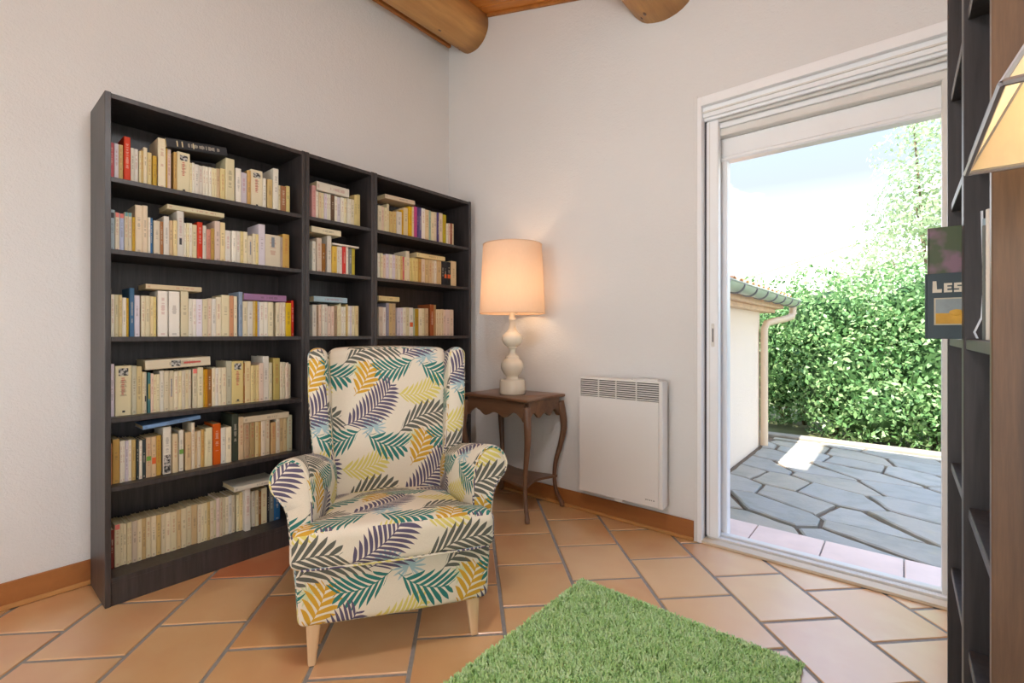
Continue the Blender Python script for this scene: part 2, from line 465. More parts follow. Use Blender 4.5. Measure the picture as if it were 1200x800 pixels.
# patio door
door = empty('door_1', (1.9, .05, 0)); tag(door, 'white sliding patio door, slid open', 'door', None, 'structure')
def dpart(name, b, mat=M_PVC, bev=.002, parent=None):
    p = parent or door
    bm = bmesh.new(); box(bm, *[b[0] - 1.9, b[1] - 1.9, b[2] - .05, b[3] - .05, b[4], b[5]], bev=bev)
    return obj(name, bm, mat, p)
dpart('casing', (1.858, 1.876, -.006, .0, 0.0, 2.295), M_WALL)
dpart('frame_lip', (1.876, 1.897, -.008, .05, .0, 2.284))
dpart('frame_lip', (1.897, DX1, -.008, .02, 2.237, 2.284))
dpart('header_panel', (1.897, DX1, .02, .035, 2.185, 2.283))
dpart('header_groove', (1.897, DX1, .012, .022, 2.206, 2.214), M_PVC2, .001)
dpart('top_rail', (1.897, DX1, .035, .052, 2.172, 2.235), M_PVC)
dpart('top_rail', (1.897, DX1, .058, .074, 2.16, 2.235), M_PVC2)
dpart('rail_slot', (1.897, DX1, .052, .058, 2.19, 2.235), M_DARK, 0)
dpart('pocket', (1.897, 1.905, .045, .11, .02, 2.17), M_DARK, 0)
dpart('top_rail', (1.897, DX1, .082, .098, 2.135, 2.235), M_PVC)
dpart('rail_slot', (1.897, DX1, .074, .082, 2.17, 2.235), M_DARK, 0)
dpart('shutter_box', (1.897, DX1, .098, .2, 2.10, 2.283), M_PVC2, .004)
dpart('outer_frame', (1.93, DX1, .14, .19, 2.0, 2.10), M_PVC, .006)
dpart('outer_frame', (1.93, DX1, .13, .20, 1.978, 2.004), M_PVC, .008)
dpart('outer_frame', (1.93, 1.981, .14, .20, .0, 1.985), M_PVC, .004)
dpart('pocket', (1.876, 1.93, .14, .20, .0, 2.283), M_PVC2, 0)
dpart('outer_frame', (2.812, DX1, .09, .16, .0, 2.10), M_PVC2, .003)
st = dpart('sash_stile', (1.905, 1.962, .05, .095, .022, 2.172), M_PVC, .004)
dpart('stile_groove', (1.919, 1.922, .0485, .052, .03, 2.165), M_PVC2, 0, st)
dpart('stile_groove', (1.905, 1.913, .0475, .052, .03, 2.165), M_PVC, .001, st)
h = dpart('finger_pull', (1.928, 1.944, .0475, .052, 1.005, 1.125), M_PVC2, .002, st)
dpart('finger_slot', (1.934, 1.939, .046, .05, 1.03, 1.10), M_DARK, 0, st)
dpart('sill_board', (1.876, DX1, -.004, .055, -.0, .014), M_SILL, .002)
dpart('bottom_rail', (1.897, DX1, .058, .07, .0, .024), M_PVC2, .002)
dpart('bottom_rail', (1.897, DX1, .078, .09, .0, .022), M_PVC2, .002)
dpart('bottom_rail', (1.897, DX1, .10, .138, .0, .03), M_PVC2, .003)
dpart('track_bed', (1.876, DX1, .055, .2, -.01, .006), M_PVC2, 0)

# ================================================================== bookcases
SHELF_Z = [1.69, 1.406, 1.06, .738, .467, .107]      # top faces, shared by all the units
TH = .019

def bookcase(label, group, x_back, x_front, y0, y1, end_mat=None, facing=1):
    """facing +1: opens towards +X"""
    cx, cy = (x_back + x_front) / 2, (y0 + y1) / 2
    t = empty('bookcase', (cx, cy, 0)); tag(t, label, 'bookcase', group)
    xa, xb = sorted((x_back - cx, x_front - cx)); a, b = y0 - cy, y1 - cy
    bk = xa if facing > 0 else xb
    def P(name, *bb, m=M_BB): return boxo(name, bb, m, t, .0012)
    P('side_panel', xa, xb, a, a + TH, 0, 2.02, m=end_mat or M_BB)
    P('side_panel', xa, xb, b - TH, b, 0, 2.02)
    P('top_panel', xa, xb - .002 if facing > 0 else xb, a + TH, b - TH, 1.998, 2.017)
    P('back_panel', *((bk, bk + .006) if facing > 0 else (bk - .006, bk)), a + TH, b - TH, .06, 1.998)
    pa, pb = (xb - .022, xb - .004) if facing > 0 else (xa + .004, xa + .022)
    P('plinth', pa, pb, a + TH, b - TH, 0, .088)
    for z in SHELF_Z:
        fr = .003 if z in (1.06, .107) else .006
        P('shelf', *((xa + .006, xb - fr) if facing > 0 else (xa + fr, xb - .006)), a + TH, b - TH, z - .019, z)
    return t
UA = (-2.082, -1.2815); UB = (-1.2795, -.8675); UC = (-.8655, -.062)
BX0, BX1 = .0195, .30
GB = 'black-brown bookcases against the wall'
bookcase('wide black-brown bookcase farthest from the cream table lamp, fully stocked', GB, BX0, BX1, *UA)
bookcase('narrow black-brown bookcase between the two wide ones', GB, BX0, BX1, *UB)
bookcase('wide black-brown bookcase in the corner beside the cream table lamp', GB, BX0, BX1, *UC)
GR = 'open black-brown bookcases by the patio door'
bookcase('narrow black-brown bookcase beside the patio door, nearer the door', GR, 3.06, 2.78, -1.2085, -.797, None, -1)
bookcase('narrow black-brown bookcase with grained end panel behind the pale pyramid lampshade', GR, 3.06, 2.78, -1.60, -1.2105, M_BBEND, -1)

# ================================================================== books
PAL = {  # code: (sRGB, word)
 're': ((206, 62, 58), 'red'), 'rd': ((204, 40, 40), 'bright red'), 'co': ((226, 84, 78), 'coral red'), 'li': ((214, 206, 214), 'pale lilac-white'),
 'ta': ((206, 178, 130), 'tan'), 'wh': ((226, 220, 206), 'off-white'), 'cr': ((222, 210, 178), 'cream'), 'yc': ((220, 200, 146), 'yellowish cream'),
 'oc': ((190, 152, 78), 'ochre'), 'pk': ((222, 198, 182), 'pinkish cream'), 'br': ((156, 104, 52), 'brown'), 'bl': ((160, 178, 186), 'pale blue'),
 'lb': ((174, 182, 208), 'light lavender-blue'), 'tw': ((218, 200, 172), 'beige'), 'bu': ((58, 108, 150), 'blue'), 'rt': ((192, 124, 96), 'reddish tan'),
 'pg': ((176, 158, 146), 'greyish pink'), 'or': ((206, 142, 76), 'orange-tan'), 'bg': ((142, 160, 184), 'blue-grey'), 'go': ((212, 164, 44), 'gold'),
 'ye': ((226, 186, 60), 'yellow'), 'gc': ((190, 188, 162), 'greyish cream'), 'te': ((70, 120, 120), 'teal'), 'ol': ((190, 172, 70), 'olive yellow'),
 'dt': ((54, 66, 68), 'dark slate'), 'os': ((206, 88, 44), 'orange'), 'dg': ((58, 66, 50), 'dark green'), 'tb': ((166, 140, 100), 'brownish tan'),
 'dr': ((128, 52, 48), 'dark red'), 'bk': ((38, 38, 42), 'black'), 'gd': ((120, 124, 120), 'grey'), 'pp': ((224, 170, 168), 'pink'),
 'db': ((96, 72, 52), 'dark brown'), 'ma': ((190, 88, 140), 'magenta'), 'pu': ((88, 74, 128), 'purple'), 'tg': ((150, 176, 158), 'pale teal'),
 'rb': ((150, 82, 50), 'red-brown'), 'lg': ((150, 148, 166), 'lilac-grey'), 'gg': ((164, 168, 140), 'grey-green'), 'pv': ((150, 108, 148), 'mauve'),
 'sb': ((112, 148, 196), 'sky blue'), 'pb': ((168, 194, 204), 'powder blue'),
}
def mat_book(code):
    rgb, word = PAL[code]
    m, nt, b, _ = mat_new('book_cover_' + word.replace(' ', '_').replace('-', '_'))
    oi = nd(nt, 'ShaderNodeObjectInfo'); rn = oi.outputs['Random']
    base = lin(*rgb)
    hs = nd(nt, 'ShaderNodeHueSaturation', {'Hue': mth(nt, 'ADD', .49, mth(nt, 'MULTIPLY', rn, .02)), 'Saturation': mth(nt, 'ADD', .85, mth(nt, 'MULTIPLY', rn, .3)),
            'Value': mth(nt, 'ADD', .86, mth(nt, 'MULTIPLY', mth(nt, 'FRACT', mth(nt, 'MULTIPLY', rn, 17.3)), .24)), 'Color': base}).outputs[0]
    uv = nd(nt, 'ShaderNodeUVMap').outputs[0]
    sp = nd(nt, 'ShaderNodeSeparateXYZ', {0: uv}); u, v = sp.outputs[0], sp.outputs[1]
    # title: a broken line of print up the middle of the spine
    wn = nd(nt, 'ShaderNodeTexWhiteNoise', {'Vector': nd(nt, 'ShaderNodeCombineXYZ', {0: mth(nt, 'FLOOR', mth(nt, 'MULTIPLY', v, 46)), 1: mth(nt, 'FLOOR', mth(nt, 'MULTIPLY', rn, 997)), 2: 0.0}).outputs[0]}, noise_dimensions='3D').outputs['Value']
    r2 = mth(nt, 'FRACT', mth(nt, 'MULTIPLY', rn, 53.7)); r3 = mth(nt, 'FRACT', mth(nt, 'MULTIPLY', rn, 91.1))
    lo = mth(nt, 'ADD', .28, mth(nt, 'MULTIPLY', r2, .25)); hi = mth(nt, 'ADD', .68, mth(nt, 'MULTIPLY', r3, .22))
    inb = mth(nt, 'MULTIPLY', mth(nt, 'GREATER_THAN', v, lo), mth(nt, 'LESS_THAN', v, hi))
    inu = mth(nt, 'LESS_THAN', mth(nt, 'ABSOLUTE', mth(nt, 'SUBTRACT', u, .5)), mth(nt, 'ADD', .09, mth(nt, 'MULTIPLY', wn, .12)))
    title = mth(nt, 'MULTIPLY', mth(nt, 'MULTIPLY', inb, inu), mth(nt, 'GREATER_THAN', wn, .3))
    dot = mth(nt, 'MULTIPLY', mth(nt, 'LESS_THAN', mth(nt, 'ABSOLUTE', mth(nt, 'SUBTRACT', v, .055)), .022), mth(nt, 'LESS_THAN', mth(nt, 'ABSOLUTE', mth(nt, 'SUBTRACT', u, .5)), .2))
    dot = mth(nt, 'MULTIPLY', dot, mth(nt, 'GREATER_THAN', r2, .45))
    ns = nd(nt, 'ShaderNodeTexCoord').outputs['Normal']
    face = mth(nt, 'GREATER_THAN', nd(nt, 'ShaderNodeSeparateXYZ', {0: ns}).outputs[0], .75)
    ink = mixc(nt, mth(nt, 'GREATER_THAN', r3, .66), lin(74, 66, 62), lin(170, 62, 52))
    lum = (rgb[0] + rgb[1] + rgb[2]) / 3
    if lum < 130: ink = lin(226, 216, 196)
    k = mth(nt, 'MULTIPLY', mth(nt, 'MULTIPLY', mth(nt, 'MAXIMUM', title, dot), face), .34)
    c = mixc(nt, k, hs, ink)
    # age: a little browner to the ends
    c = mixc(nt, mth(nt, 'MULTIPLY', noise(nt, coords(nt), 25, 3), .14), c, lin(150, 120, 80), 'MULTIPLY')
    nt.links.new(c, b.inputs['Base Color']); b.inputs['Roughness'].default_value = .55
    b.inputs['Specular IOR Level'].default_value = .35
    return m
_bm = {}
def BM(c):
    if c not in _bm: _bm[c] = mat_book(c)
    return _bm[c]
def mat_pages():
    m, nt, b, _ = mat_new('yellowed_page_block')
    v = coords(nt, 'Object', (1, 900, 1))
    c = ramp(nt, noise(nt, v, 1.5, 2), [(.35, lin(186, 166, 122)), (.65, lin(222, 206, 168))])
    nt.links.new(c, b.inputs['Base Color']); b.inputs['Roughness'].default_value = .9
    return m
M_PAGES = mat_pages()
def mat_photo():
    m, nt, b, _ = mat_new('black_and_white_photo_print')
    c = ramp(nt, noise(nt, coords(nt), 90, 3), [(.42, lin(30, 30, 32)), (.58, lin(190, 186, 178))])
    nt.links.new(c, b.inputs['Base Color']); b.inputs['Roughness'].default_value = .5
    return m
M_PHOTO = mat_photo()
M_INK = {k: plain('print_' + k, lin(*v), .6, 0, .02) for k, v in {'red': (190, 84, 74), 'black': (44, 42, 44), 'green': (104, 150, 60), 'teal': (110, 160, 160), 'coral': (222, 120, 108), 'orange': (214, 96, 40), 'olive': (170, 150, 70), 'grey': (120, 126, 134), 'gold': (206, 140, 60), 'blue': (60, 90, 130)}.items()}

def cover_mesh(bm, t, h, d, cv=.0009, uvl=None):
    """spine towards +X at x=0, fore-edge at x=-d, thickness along Y, height along Z"""
    r = min(.0035, t * .22); y1 = t / 2
    outer = [(-d, -y1), (-r * .8, -y1), (-r * .25, -y1 + r * .5), (0, -y1 + r * 1.3), (0, y1 - r * 1.3), (-r * .25, y1 - r * .5), (-r * .8, y1), (-d, y1)]
    inner = [(-d, y1 - cv), (-.003, y1 - cv), (-.003, -y1 + cv), (-d, -y1 + cv)]
    pts = outer + inner
    lo = [bm.verts.new((x, y, 0)) for x, y in pts]; hi = [bm.verts.new((x, y, h)) for x, y in pts]
    n = len(pts)
    for i in range(n):
        j = (i + 1) % n; bm.faces.new((lo[i], lo[j], hi[j], hi[i]))
    bm.faces.new(hi); bm.faces.new(lo[::-1])
    uv = bm.loops.layers.uv.verify()
    for f in bm.faces:
        for l in f.loops: l[uv].uv = (l.vert.co.y / t + .5, l.vert.co.z / h)

EXTRA = {'p': ('photo', .80, .93, None), 'q': ('photo', .80, .95, None), 'n': ('grey', .35, .80, .25), 'd': ('grey', .62, .93, .2), 'm': ('black', .28, .42, .35), 'k': ('black', .80, .93, .7),
         'r': ('coral', .88, .998, 1), 't': ('teal', .90, .998, 1), 'y': ('olive', .35, .72, 1), 'g': ('green', .42, .53, 1), 'o': ('orange', .32, .48, .8), 'b': ('photo', .02, .40, .8)}
def make_book(code, w, h, depth, parent_loc, rot=(0, 0, 0), flag=None):
    bm = bmesh.new(); cover_mesh(bm, w, h, depth)
    o = empty('book', parent_loc); o.rotation_euler = rot
    obj('cover', bm, BM(code), o)
    bm = bmesh.new(); box(bm, -depth + .003, -.0032, -w / 2 + .001, w / 2 - .001, .002, h - (.002 if h < .19 else .003))
    obj('pages', bm, M_PAGES, o)
    if flag in EXTRA:
        mk, a, b_, wd = EXTRA[flag]
        hw = w * (.30 if wd is None else .5 * wd) - (.0015 if wd == 1 else 0)
        hw = max(hw, .002)
        bm = bmesh.new(); box(bm, .0, .0006, -hw, hw, h * a, h * b_)
        obj('spine_picture' if mk == 'photo' else 'spine_label', bm, M_PHOTO if mk == 'photo' else M_INK[mk], o)
        if flag in 'pq':
            bm = bmesh.new(); random.seed(int(w * 1e5))
            z = h * .76
            while z > h * .42:
                s = random.uniform(.004, .007); box(bm, 0, .0005, -w * .12, w * random.uniform(.02, .1), z - s * .55, z); z -= s * 1.15
            obj('spine_title', bm, M_INK['red'], o)
            bm = bmesh.new(); box(bm, 0, .0005, -.004, .005, h * .06, h * .10); obj('publisher_mark', bm, M_INK['black'], o)
    return o

ROWS = [
    ('A1', 0.250, -2.059, 're 14 148, li 14 148, ta 14 147, -3, co 22 187, wh 13 146, wh 13 147, -2, cr 7 145, ta 8 147, cr 13 162, yc 14 144, -3, oc 15 135, -4, cr 29 218, oc 4 222, pk 15 181, -8, oc 12 173, cr:p 49 179, cr 8 143, wh 9 145, wh 18 141, wh 16 141, wh 11 144, wh 12 144, wh 12 144, cr 12 144, cr 7 146, ta 16 147, yc 21 151, cr 39 206, -5, wh 25 171, li 28 159, oc 17 175, cr:p 56 186, wh 16 156, -5, ta 26 156, wh 27 216, cr 11 138, br 29 138, yc 21 145'),
    ('A2', 0.250, -2.059, 'bl:k 16 163, -2, cr:r 14 156, lb:r 15 155, cr:t 12 162, cr:t 13 163, oc 10 147, tw 25 200, tw 18 203, wh 7 156, bu 10 155, -2, cr 23 146, br 12 147, wh 20 171, ta 14 157, yc 15 159, wh:m 26 204, wh 9 156, cr 10 157, wh 11 158, cr 20 154, rd 21 169, wh 16 157, rt 17 143, oc 16 150, pk 23 187, yc 22 185, wh 25 152, -2, wh 18 153, wh 19 155, yc 16 157, cr 18 158, cr:n 21 141, cr 15 155, yc 13 155, li 31 207, cr:d 75 163, pg 12 160, oc 34 177'),
    ('A3', 0.250, -2.058, 'cr 4 191, wh 11 170, cr 13 170, yc 11 170, wh 13 159, oc 8 158, -2, bu 16 200, li 19 171, -3, cr 14 171, cr 16 171, yc 13 170, yc 10 169, -4, wh 36 195, -3, wh 41 196, -3, cr 30 199, wh 15 168, wh 15 168, li 24 168, cr 21 170, tw 17 173, wh 17 174, cr 23 182, cr 33 193, or 19 192, cr 17 191, -6, bg 17 213, cr 22 169, wh 24 170, ta 10 172, go 12 173, lb 9 172, wh 20 169, wh 21 171, cr 26 171, -12, cr 17 171, tw 14 172, cr 16 173, ye 29 171, re 13 185'),
    ('A4', 0.240, -2.056, 'li 14 212, -2, cr:q 53 203, gc 16 201, yc 19 198, cr 8 173, cr:m 8 173, -3, te:y 10 170, pk 10 165, cr 10 160, cr 12 160, wh 14 175, cr 19 174, cr:n 17 173, cr 16 170, cr 14 171, cr 13 173, cr 13 174, cr 11 174, -5, cr:r 18 177, cr 23 182, oc 7 176, or 10 172, br 19 171, cr 15 177, wh 12 176, cr 13 176, cr 20 176, gc 24 205, yc:q 51 203, br 6 197, yc 27 200, yc 12 179, yc 13 178, yc 13 179, pk 20 189, wh 29 221, cr 15 189, -5, ol 32 210, cr 15 189, cr 13 188, tw 16 185, cr 12 177'),
    ('A5', 0.245, -2.057, 'or 6 169, -3, oc 22 178, wh 9 169, wh 8 168, li 11 167, wh 10 168, ta 14 167, -3, dt 8 164, wh 10 160, dt 13 163, ta:g 18 168, ta:o 17 169, oc 19 169, -6, wh:b 30 202, -3, yc 21 168, -4, wh:g 18 179, -5, ta 23 167, cr 13 207, ta 11 164, cr 15 165, oc 13 169, cr 4 165, cr 27 175, -3, os 33 188, wh 21 166, cr 23 166, -4, dg 29 222, ta 24 205, tb 25 201, tb 24 198, yc 18 172, oc 11 181, tw 21 191, tw 21 188, -5, oc 24 158, cr 19 182, ta 19 179, ta 20 177, gc 25 184'),
    ('A6', 0.190, -2.047, 'dr 13 159, -2, cr:r 18 175, cr 10 174, cr 11 171, cr 8 173, cr 9 172, tw 18 174, cr 16 175, ta 15 174, cr 17 174, cr 19 175, ta 17 173, cr 16 173, cr 19 174, cr 22 172, ta 18 175, cr 20 176, cr 21 179, ta 23 180, cr 13 177, cr 12 176, cr 14 177, ta 12 178, cr 14 177, cr 13 177, pk 13 185, tw 12 186, cr 14 181, cr 13 179, wh 15 183, cr 15 181, -5, cr 14 178, yc 13 186, wh:z 26 205, -4, cr 13 170, wh 16 178, cr 16 179, br 14 166, cr 28 180, bk 11 192, gd 23 168, bu 32 154'),
    ('B1', 0.250, -1.221, 'pp 23 180, wh 16 157, tw 16 152, cr 13 152, li 17 152, wh 13 154, wh 11 155, db 23 155, wh 17 153, li 20 151, wh 18 152, cr 18 152, -6, wh 10 159, wh 12 156, cr 23 158, yc 19 188, yc 21 195'),
    ('B2', 0.250, -1.217, 'wh 20 165, -4, tw 29 187, br 24 161, -9, wh 26 209, ye 29 154, wh 18 156, wh 18 158, re 22 161, wh 16 162, gd 20 154, ol 21 157'),
    ('B3', 0.250, -1.219, 'wh 23 169, tb 16 167, pk 16 171, wh 13 172, wh 22 173, pk 19 165, pk 19 166, tb 19 170, cr 14 173, cr 10 184, wh 14 166, wh 14 167, ta 12 180, wh 12 172, li 12 172, cr 21 173, yc 25 174'),
    ('C1', 0.250, -0.808, 'cr 28 160, pk 18 158, cr 21 157, cr 18 183, ta 26 142, ta 27 145, wh 38 151, go 19 169, yc 34 188, go 28 201, tw 17 206, ma 26 210, pu 15 210, pu 21 211, wh 30 212, yc 34 209, tg 15 209, cr 28 204, cr 28 209, pu 16 209, tw 36 212, ol 30 206, wh 20 151, pk 20 155, rb 17 158, cr 20 159'),
    ('C2', 0.250, -0.806, 'wh 18 156, cr 18 157, pk 21 148, li 23 158, wh 24 159, li 21 159, tw 20 158, cr 17 156, ta 19 157, re 15 156, cr 16 157, cr 28 197, yc 17 156, yc 23 159, yc 23 159, oc 30 160, tw 30 163, ta 30 164, ta 31 167, tw 22 165, wh 21 168, ta 43 167, bk 23 166, bk:o 26 166, bk:o 34 167, yc 55 178'),
    ('C3', 0.250, -0.801, 'tw 30 176, wh 23 175, lg 21 202, ta 26 201, ta 27 202, -8, li 24 175, li 19 176, wh 22 179, cr 28 182, wh:o 31 181, gg 14 175, oc 32 176, cr 30 180, cr 21 181, ta 30 182, -14, rb 33 210, oc 23 209, tw 21 179, tw 23 180, tw 20 181, pk 26 180, pk 33 181, tw 37 182'),
]
CASE = {'A': 'outer wide bookcase', 'B': 'narrow middle bookcase', 'C': 'corner wide bookcase'}
CASEG = {'A': 'far wide bookcase', 'B': 'narrow bookcase', 'C': 'corner bookcase'}
ORD = ['top', 'second', 'third', 'fourth', 'fifth', 'bottom']
entries = []
rng = random.Random(5)
for name, X, y, txt in ROWS:
    si = int(name[1]) - 1; z = SHELF_Z[si]
    for it in txt.split(', '):
        if it[0] == '-':
            y += int(it[1:]) / 1000.; continue
        c, w, h = it.split(); w = int(w) / 1000.; h = int(h) / 1000.
        fl = None
        if ':' in c: c, fl = c.split(':')
        dep = min(.165, max(.105, h * rng.uniform(.61, .68)))
        if w < .008: h *= rng.uniform(.97, 1.0)
        xs = X + rng.uniform(-.006, .003)
        if fl == 'z': xs += .03
        dist = 3.2 if name[0] == 'C' else (2.7 if name[0] == 'B' else 2.3)
        dist += 0.25 * (y + 1.7)
        entries.append(dict(row=name, c=c, w=w, h=h, d=dep, x=xs, y=y + w / 2, z=z, fl=fl, a=w * h / dist ** 2))
        y += w
N_SINGLE = 276
order = sorted(entries, key=lambda e: -(e['a'] * (3 if e['fl'] or e['c'] not in ('cr', 'wh', 'tw', 'ta', 'yc', 'li', 'pk', 'oc') else 1)))
keep = {id(e) for e in order[:N_SINGLE]}
rest = [e for e in entries if id(e) not in keep]
def book_label(c, w, h, row, fl, lie=False):
    size = 'thick ' if w > .036 else ('slim ' if w < .012 else '')
    if h > .193: size = 'tall ' + size
    ex = {'p': ' with photo on its spine', 'q': ' with photo and red title', 'k': ' with black spine label', 'r': ' with coral spine top', 't': ' with teal spine top', 'g': ' with green spine label',
          'o': ' with orange spine label', 'b': ' with drawing low on its spine', 'm': ' with black spine mark', 'n': ' with grey title', 'd': ' with large grey title', 'y': ' with olive band', 'z': ' jutting out of its row'}.get(fl, '')
    return (size + PAL[c][1] + ' book' + ex + ', ' + ORD[int(row[1]) - 1] + ' shelf, ' + CASE[row[0]]).strip()
made = {}
for e in entries:
    if id(e) not in keep: continue
    tilt = 0.0
    if e['row'] == 'B2' and e['c'] in ('wh', 'tw', 'br') and e['y'] < -1.14: tilt = .035
    o = make_book(e['c'], e['w'] * .985, e['h'], e['d'], (e['x'], e['y'], e['z']), (0, 0, 0), e['fl'])
    lb = book_label(e['c'], e['w'], e['h'], e['row'], e['fl'])
    tag(o, lb, 'book', 'books on the %s shelf of the %s' % (ORD[int(e['row'][1]) - 1], CASEG[e['row'][0]]))
    e['o'] = o
# look-alikes: told apart by counting from a distinctive neighbour in the same row
NUM = ['next to', 'second past', 'third past', 'fourth past', 'fifth past', 'sixth past', 'seventh past', 'eighth past', 'ninth past', 'tenth past', 'eleventh past', 'twelfth past', 'thirteenth past', 'fourteenth past', 'fifteenth past']
seen = {}
for e in entries:
    if 'o' in e: seen.setdefault(e['o']['label'], []).append(e)
for row in {e['row'] for e in entries}:
    es = [e for e in entries if e['row'] == row]
    cnt = {}
    for e in es: cnt[e['c']] = cnt.get(e['c'], 0) + 1
    anchors = [i for i, e in enumerate(es) if cnt[e['c']] == 1 and 'o' in e]
    for i, e in enumerate(es):
        if 'o' not in e or len(seen[e['o']['label']]) < 2 or not anchors: continue
        j = min(anchors, key=lambda a: abs(a - i)); k = abs(i - j)
        if k > len(NUM): continue
        e['o']['label'] = '%s book %s %s one%s, %s shelf, %s' % (PAL[e['c']][1], NUM[k - 1], PAL[es[j]['c']][1], ' towards room corner' if i > j else ' away from room corner', ORD[int(row[1]) - 1], CASE[row[0]])
for e in entries:
    if 'o' in e and len(e['o']['label'].split()) > 16:
        for a_, b_ in ((' one ', ' '), ('outer wide', 'outer'), ('corner wide', 'corner'), ('narrow middle', 'narrow'), ('room corner', 'corner')):
            if len(e['o']['label'].split()) > 16: e['o']['label'] = e['o']['label'].replace(a_, b_)
# the thinnest ones: one object
bm = bmesh.new(); mats = []
for e in rest:
    s = bmesh.new(); cover_mesh(s, e['w'] * .985, e['h'], e['d'])
    box(s, -e['d'] + .003, -.0032, -e['w'] / 2 + .0012, e['w'] / 2 - .0012, .002, e['h'] - .002)
    mt = BM(e['c'])
    if mt not in mats: mats.append(mt)
    if M_PAGES not in mats: mats.append(M_PAGES)
    for i, f in enumerate(s.faces): f.material_index = mats.index(mt) if i < 14 else mats.index(M_PAGES)
    for v in s.verts: v.co += Vector((e['x'], e['y'], e['z']))
    bmesh.ops.recalc_face_normals(s, faces=s.faces)
    me = bpy.data.meshes.new('tmp'); s.to_mesh(me); s.free(); bm.from_mesh(me); bpy.data.meshes.remove(me)
o = obj('slim_books', bm, mats, None, False, None, None, False)
tag(o, 'thin pale paperbacks wedged between the larger books on the shelves', 'books', None, 'stuff')

# books lying flat on the rows: code, x, y0, y1, z left, z right, thickness, depth, row, description
FLAT = [
 ('bk', .272, -1.874, -1.640, 1.8705, 1.898, .040, .155, 'A1', 'thick black hardback lying across books'),
 ('cr', .252, -1.868, -1.646, 1.611, 1.613, .021, .13, 'A2', 'cream book lying flat on books'),
 ('tw', .254, -1.943, -1.739, 1.260, 1.2605, .021, .13, 'A3', 'beige book lying flat on books'),
 ('pv', .254, -1.562, -1.360, 1.2355, 1.2355, .032, .13, 'A3', 'mauve book lying flat on books'),
 ('cr', .252, -1.943, -1.703, .9195, .929, .040, .15, 'A4', 'thick cream book with photo lying tilted on books'),
 ('sb', .262, -1.954, -1.745, .672, .690, .017, .13, 'A5', 'sky blue book lying tilted on books'),
 ('tw', .250, -1.562, -1.345, .6405, .6405, .030, .13, 'A5', 'beige book lying flat on books'),
 ('wh', .235, -1.598, -1.395, .3150, .3150, .022, .15, 'A6', 'off-white book lying flat on books'),
 ('wh', .262, -1.201, -1.008, 1.848, 1.848, .048, .12, 'B1', 'thick white book lying flat on books'),
 ('cr', .262, -1.229, -1.058, 1.617, 1.617, .032, .13, 'B2', 'cream book lying flat on a tall book'),
 ('wh', .256, -1.106, -.941, 1.568, 1.568, .010, .12, 'B2', 'slim white book lying flat on books'),
 ('pb', .262, -1.217, -1.019, 1.2455, 1.2455, .030, .13, 'B3', 'powder blue book lying flat on books'),
 ('tw', .272, -.772, -.544, 1.897, 1.903, .026, .14, 'C1', 'beige book lying flat on books'),
 ('yc', .264, -.522, -.278, 1.572, 1.572, .030, .13, 'C2', 'yellowish cream book lying flat on books'),
 ('yc', .262, -.809, -.659, 1.272, 1.272, .030, .12, 'C3', 'yellowish cream book lying flat on books'),
]
for (c, x, y0, y1, zl, zr, t, d, row, desc) in FLAT:
    L = math.hypot(y1 - y0, zr - zl); ang = math.atan2(zr - zl, y1 - y0)
    # local Z (height) -> world +Y, local Y (thickness) -> world +Z
    R = Matrix(((1, 0, 0), (0, 0, 1), (0, -1, 0))) if False else Matrix.Rotation(-PI / 2, 3, 'X')
    # Rx(-90): z -> +y, y -> -z
    R = Matrix.Rotation(ang, 3, 'X') @ R
    cz = Vector((0, -math.sin(ang), math.cos(ang))) * (t / 2)
    o = make_book(c, t, L, d, Vector((x, y0, zl)) + cz, R.to_euler(), None)
    tag(o, desc + ', ' + ORD[int(row[1]) - 1] + ' shelf, ' + CASE[row[0]], 'book', 'books lying flat on the shelf rows')
    if row == 'A4':
        bm = bmesh.new(); box(bm, 0, .0006, -t * .33, t * .33, L * .38, L * .52); obj('spine_picture', bm, M_PHOTO, o)
        bm = bmesh.new(); box(bm, 0, .0005, -t * .10, t * .10, L * .57, L * .84); obj('spine_title', bm, M_INK['red'], o)
    if row == 'A1':
        for q in (.16, .24, .42):
            bm = bmesh.new(); box(bm, 0, .0005, -t * .3, t * .3, L * q, L * (q + .018)); obj('spine_title', bm, M_PAGES, o)

# books in the open bookcases by the door (spines towards -X)
def right_book(c, x, y, z, w, h, d, label, yaw=PI, group=None):
    o = make_book(c, w, h, d, (x, y, z), (0, 0, yaw), None)
    return tag(o, label, 'book', group)
yy = -1.372
for i, (c, w, h) in enumerate((('bg', .022, .24), ('bk', .018, .235), ('pp', .02, .225), ('wh', .014, .23), ('re', .016, .22), ('dt', .02, .235), ('gd', .012, .21), ('bl', .02, .225))):
    right_book(c, 2.803 + .002 * (i % 3), yy + w / 2, 1.06, w * .98, h, .17, 'tall ' + PAL[c][1] + ' album standing in the bookcase behind the pyramid lampshade', group='albums behind the pyramid lampshade'); yy += w
# leaflet with curled lower edge
bm = bmesh.new(); prof = [(2.797, 0.0), (2.793, .012), (2.803, .04), (2.806, .10), (2.803, .24)]
rings = []
for (x, z) in prof: rings.append([(x, -1.212, 1.062 + z), (x, -1.2365, 1.062 + z), (x + .003, -1.2365, 1.062 + z), (x + .003, -1.212, 1.062 + z)])
ring_loft(bm, rings)
tag(obj('leaflet', bm, plain('white_leaflet_paper', lin(226, 230, 236), .5)), 'white leaflet with curled edge standing beside the tall albums', 'leaflet')

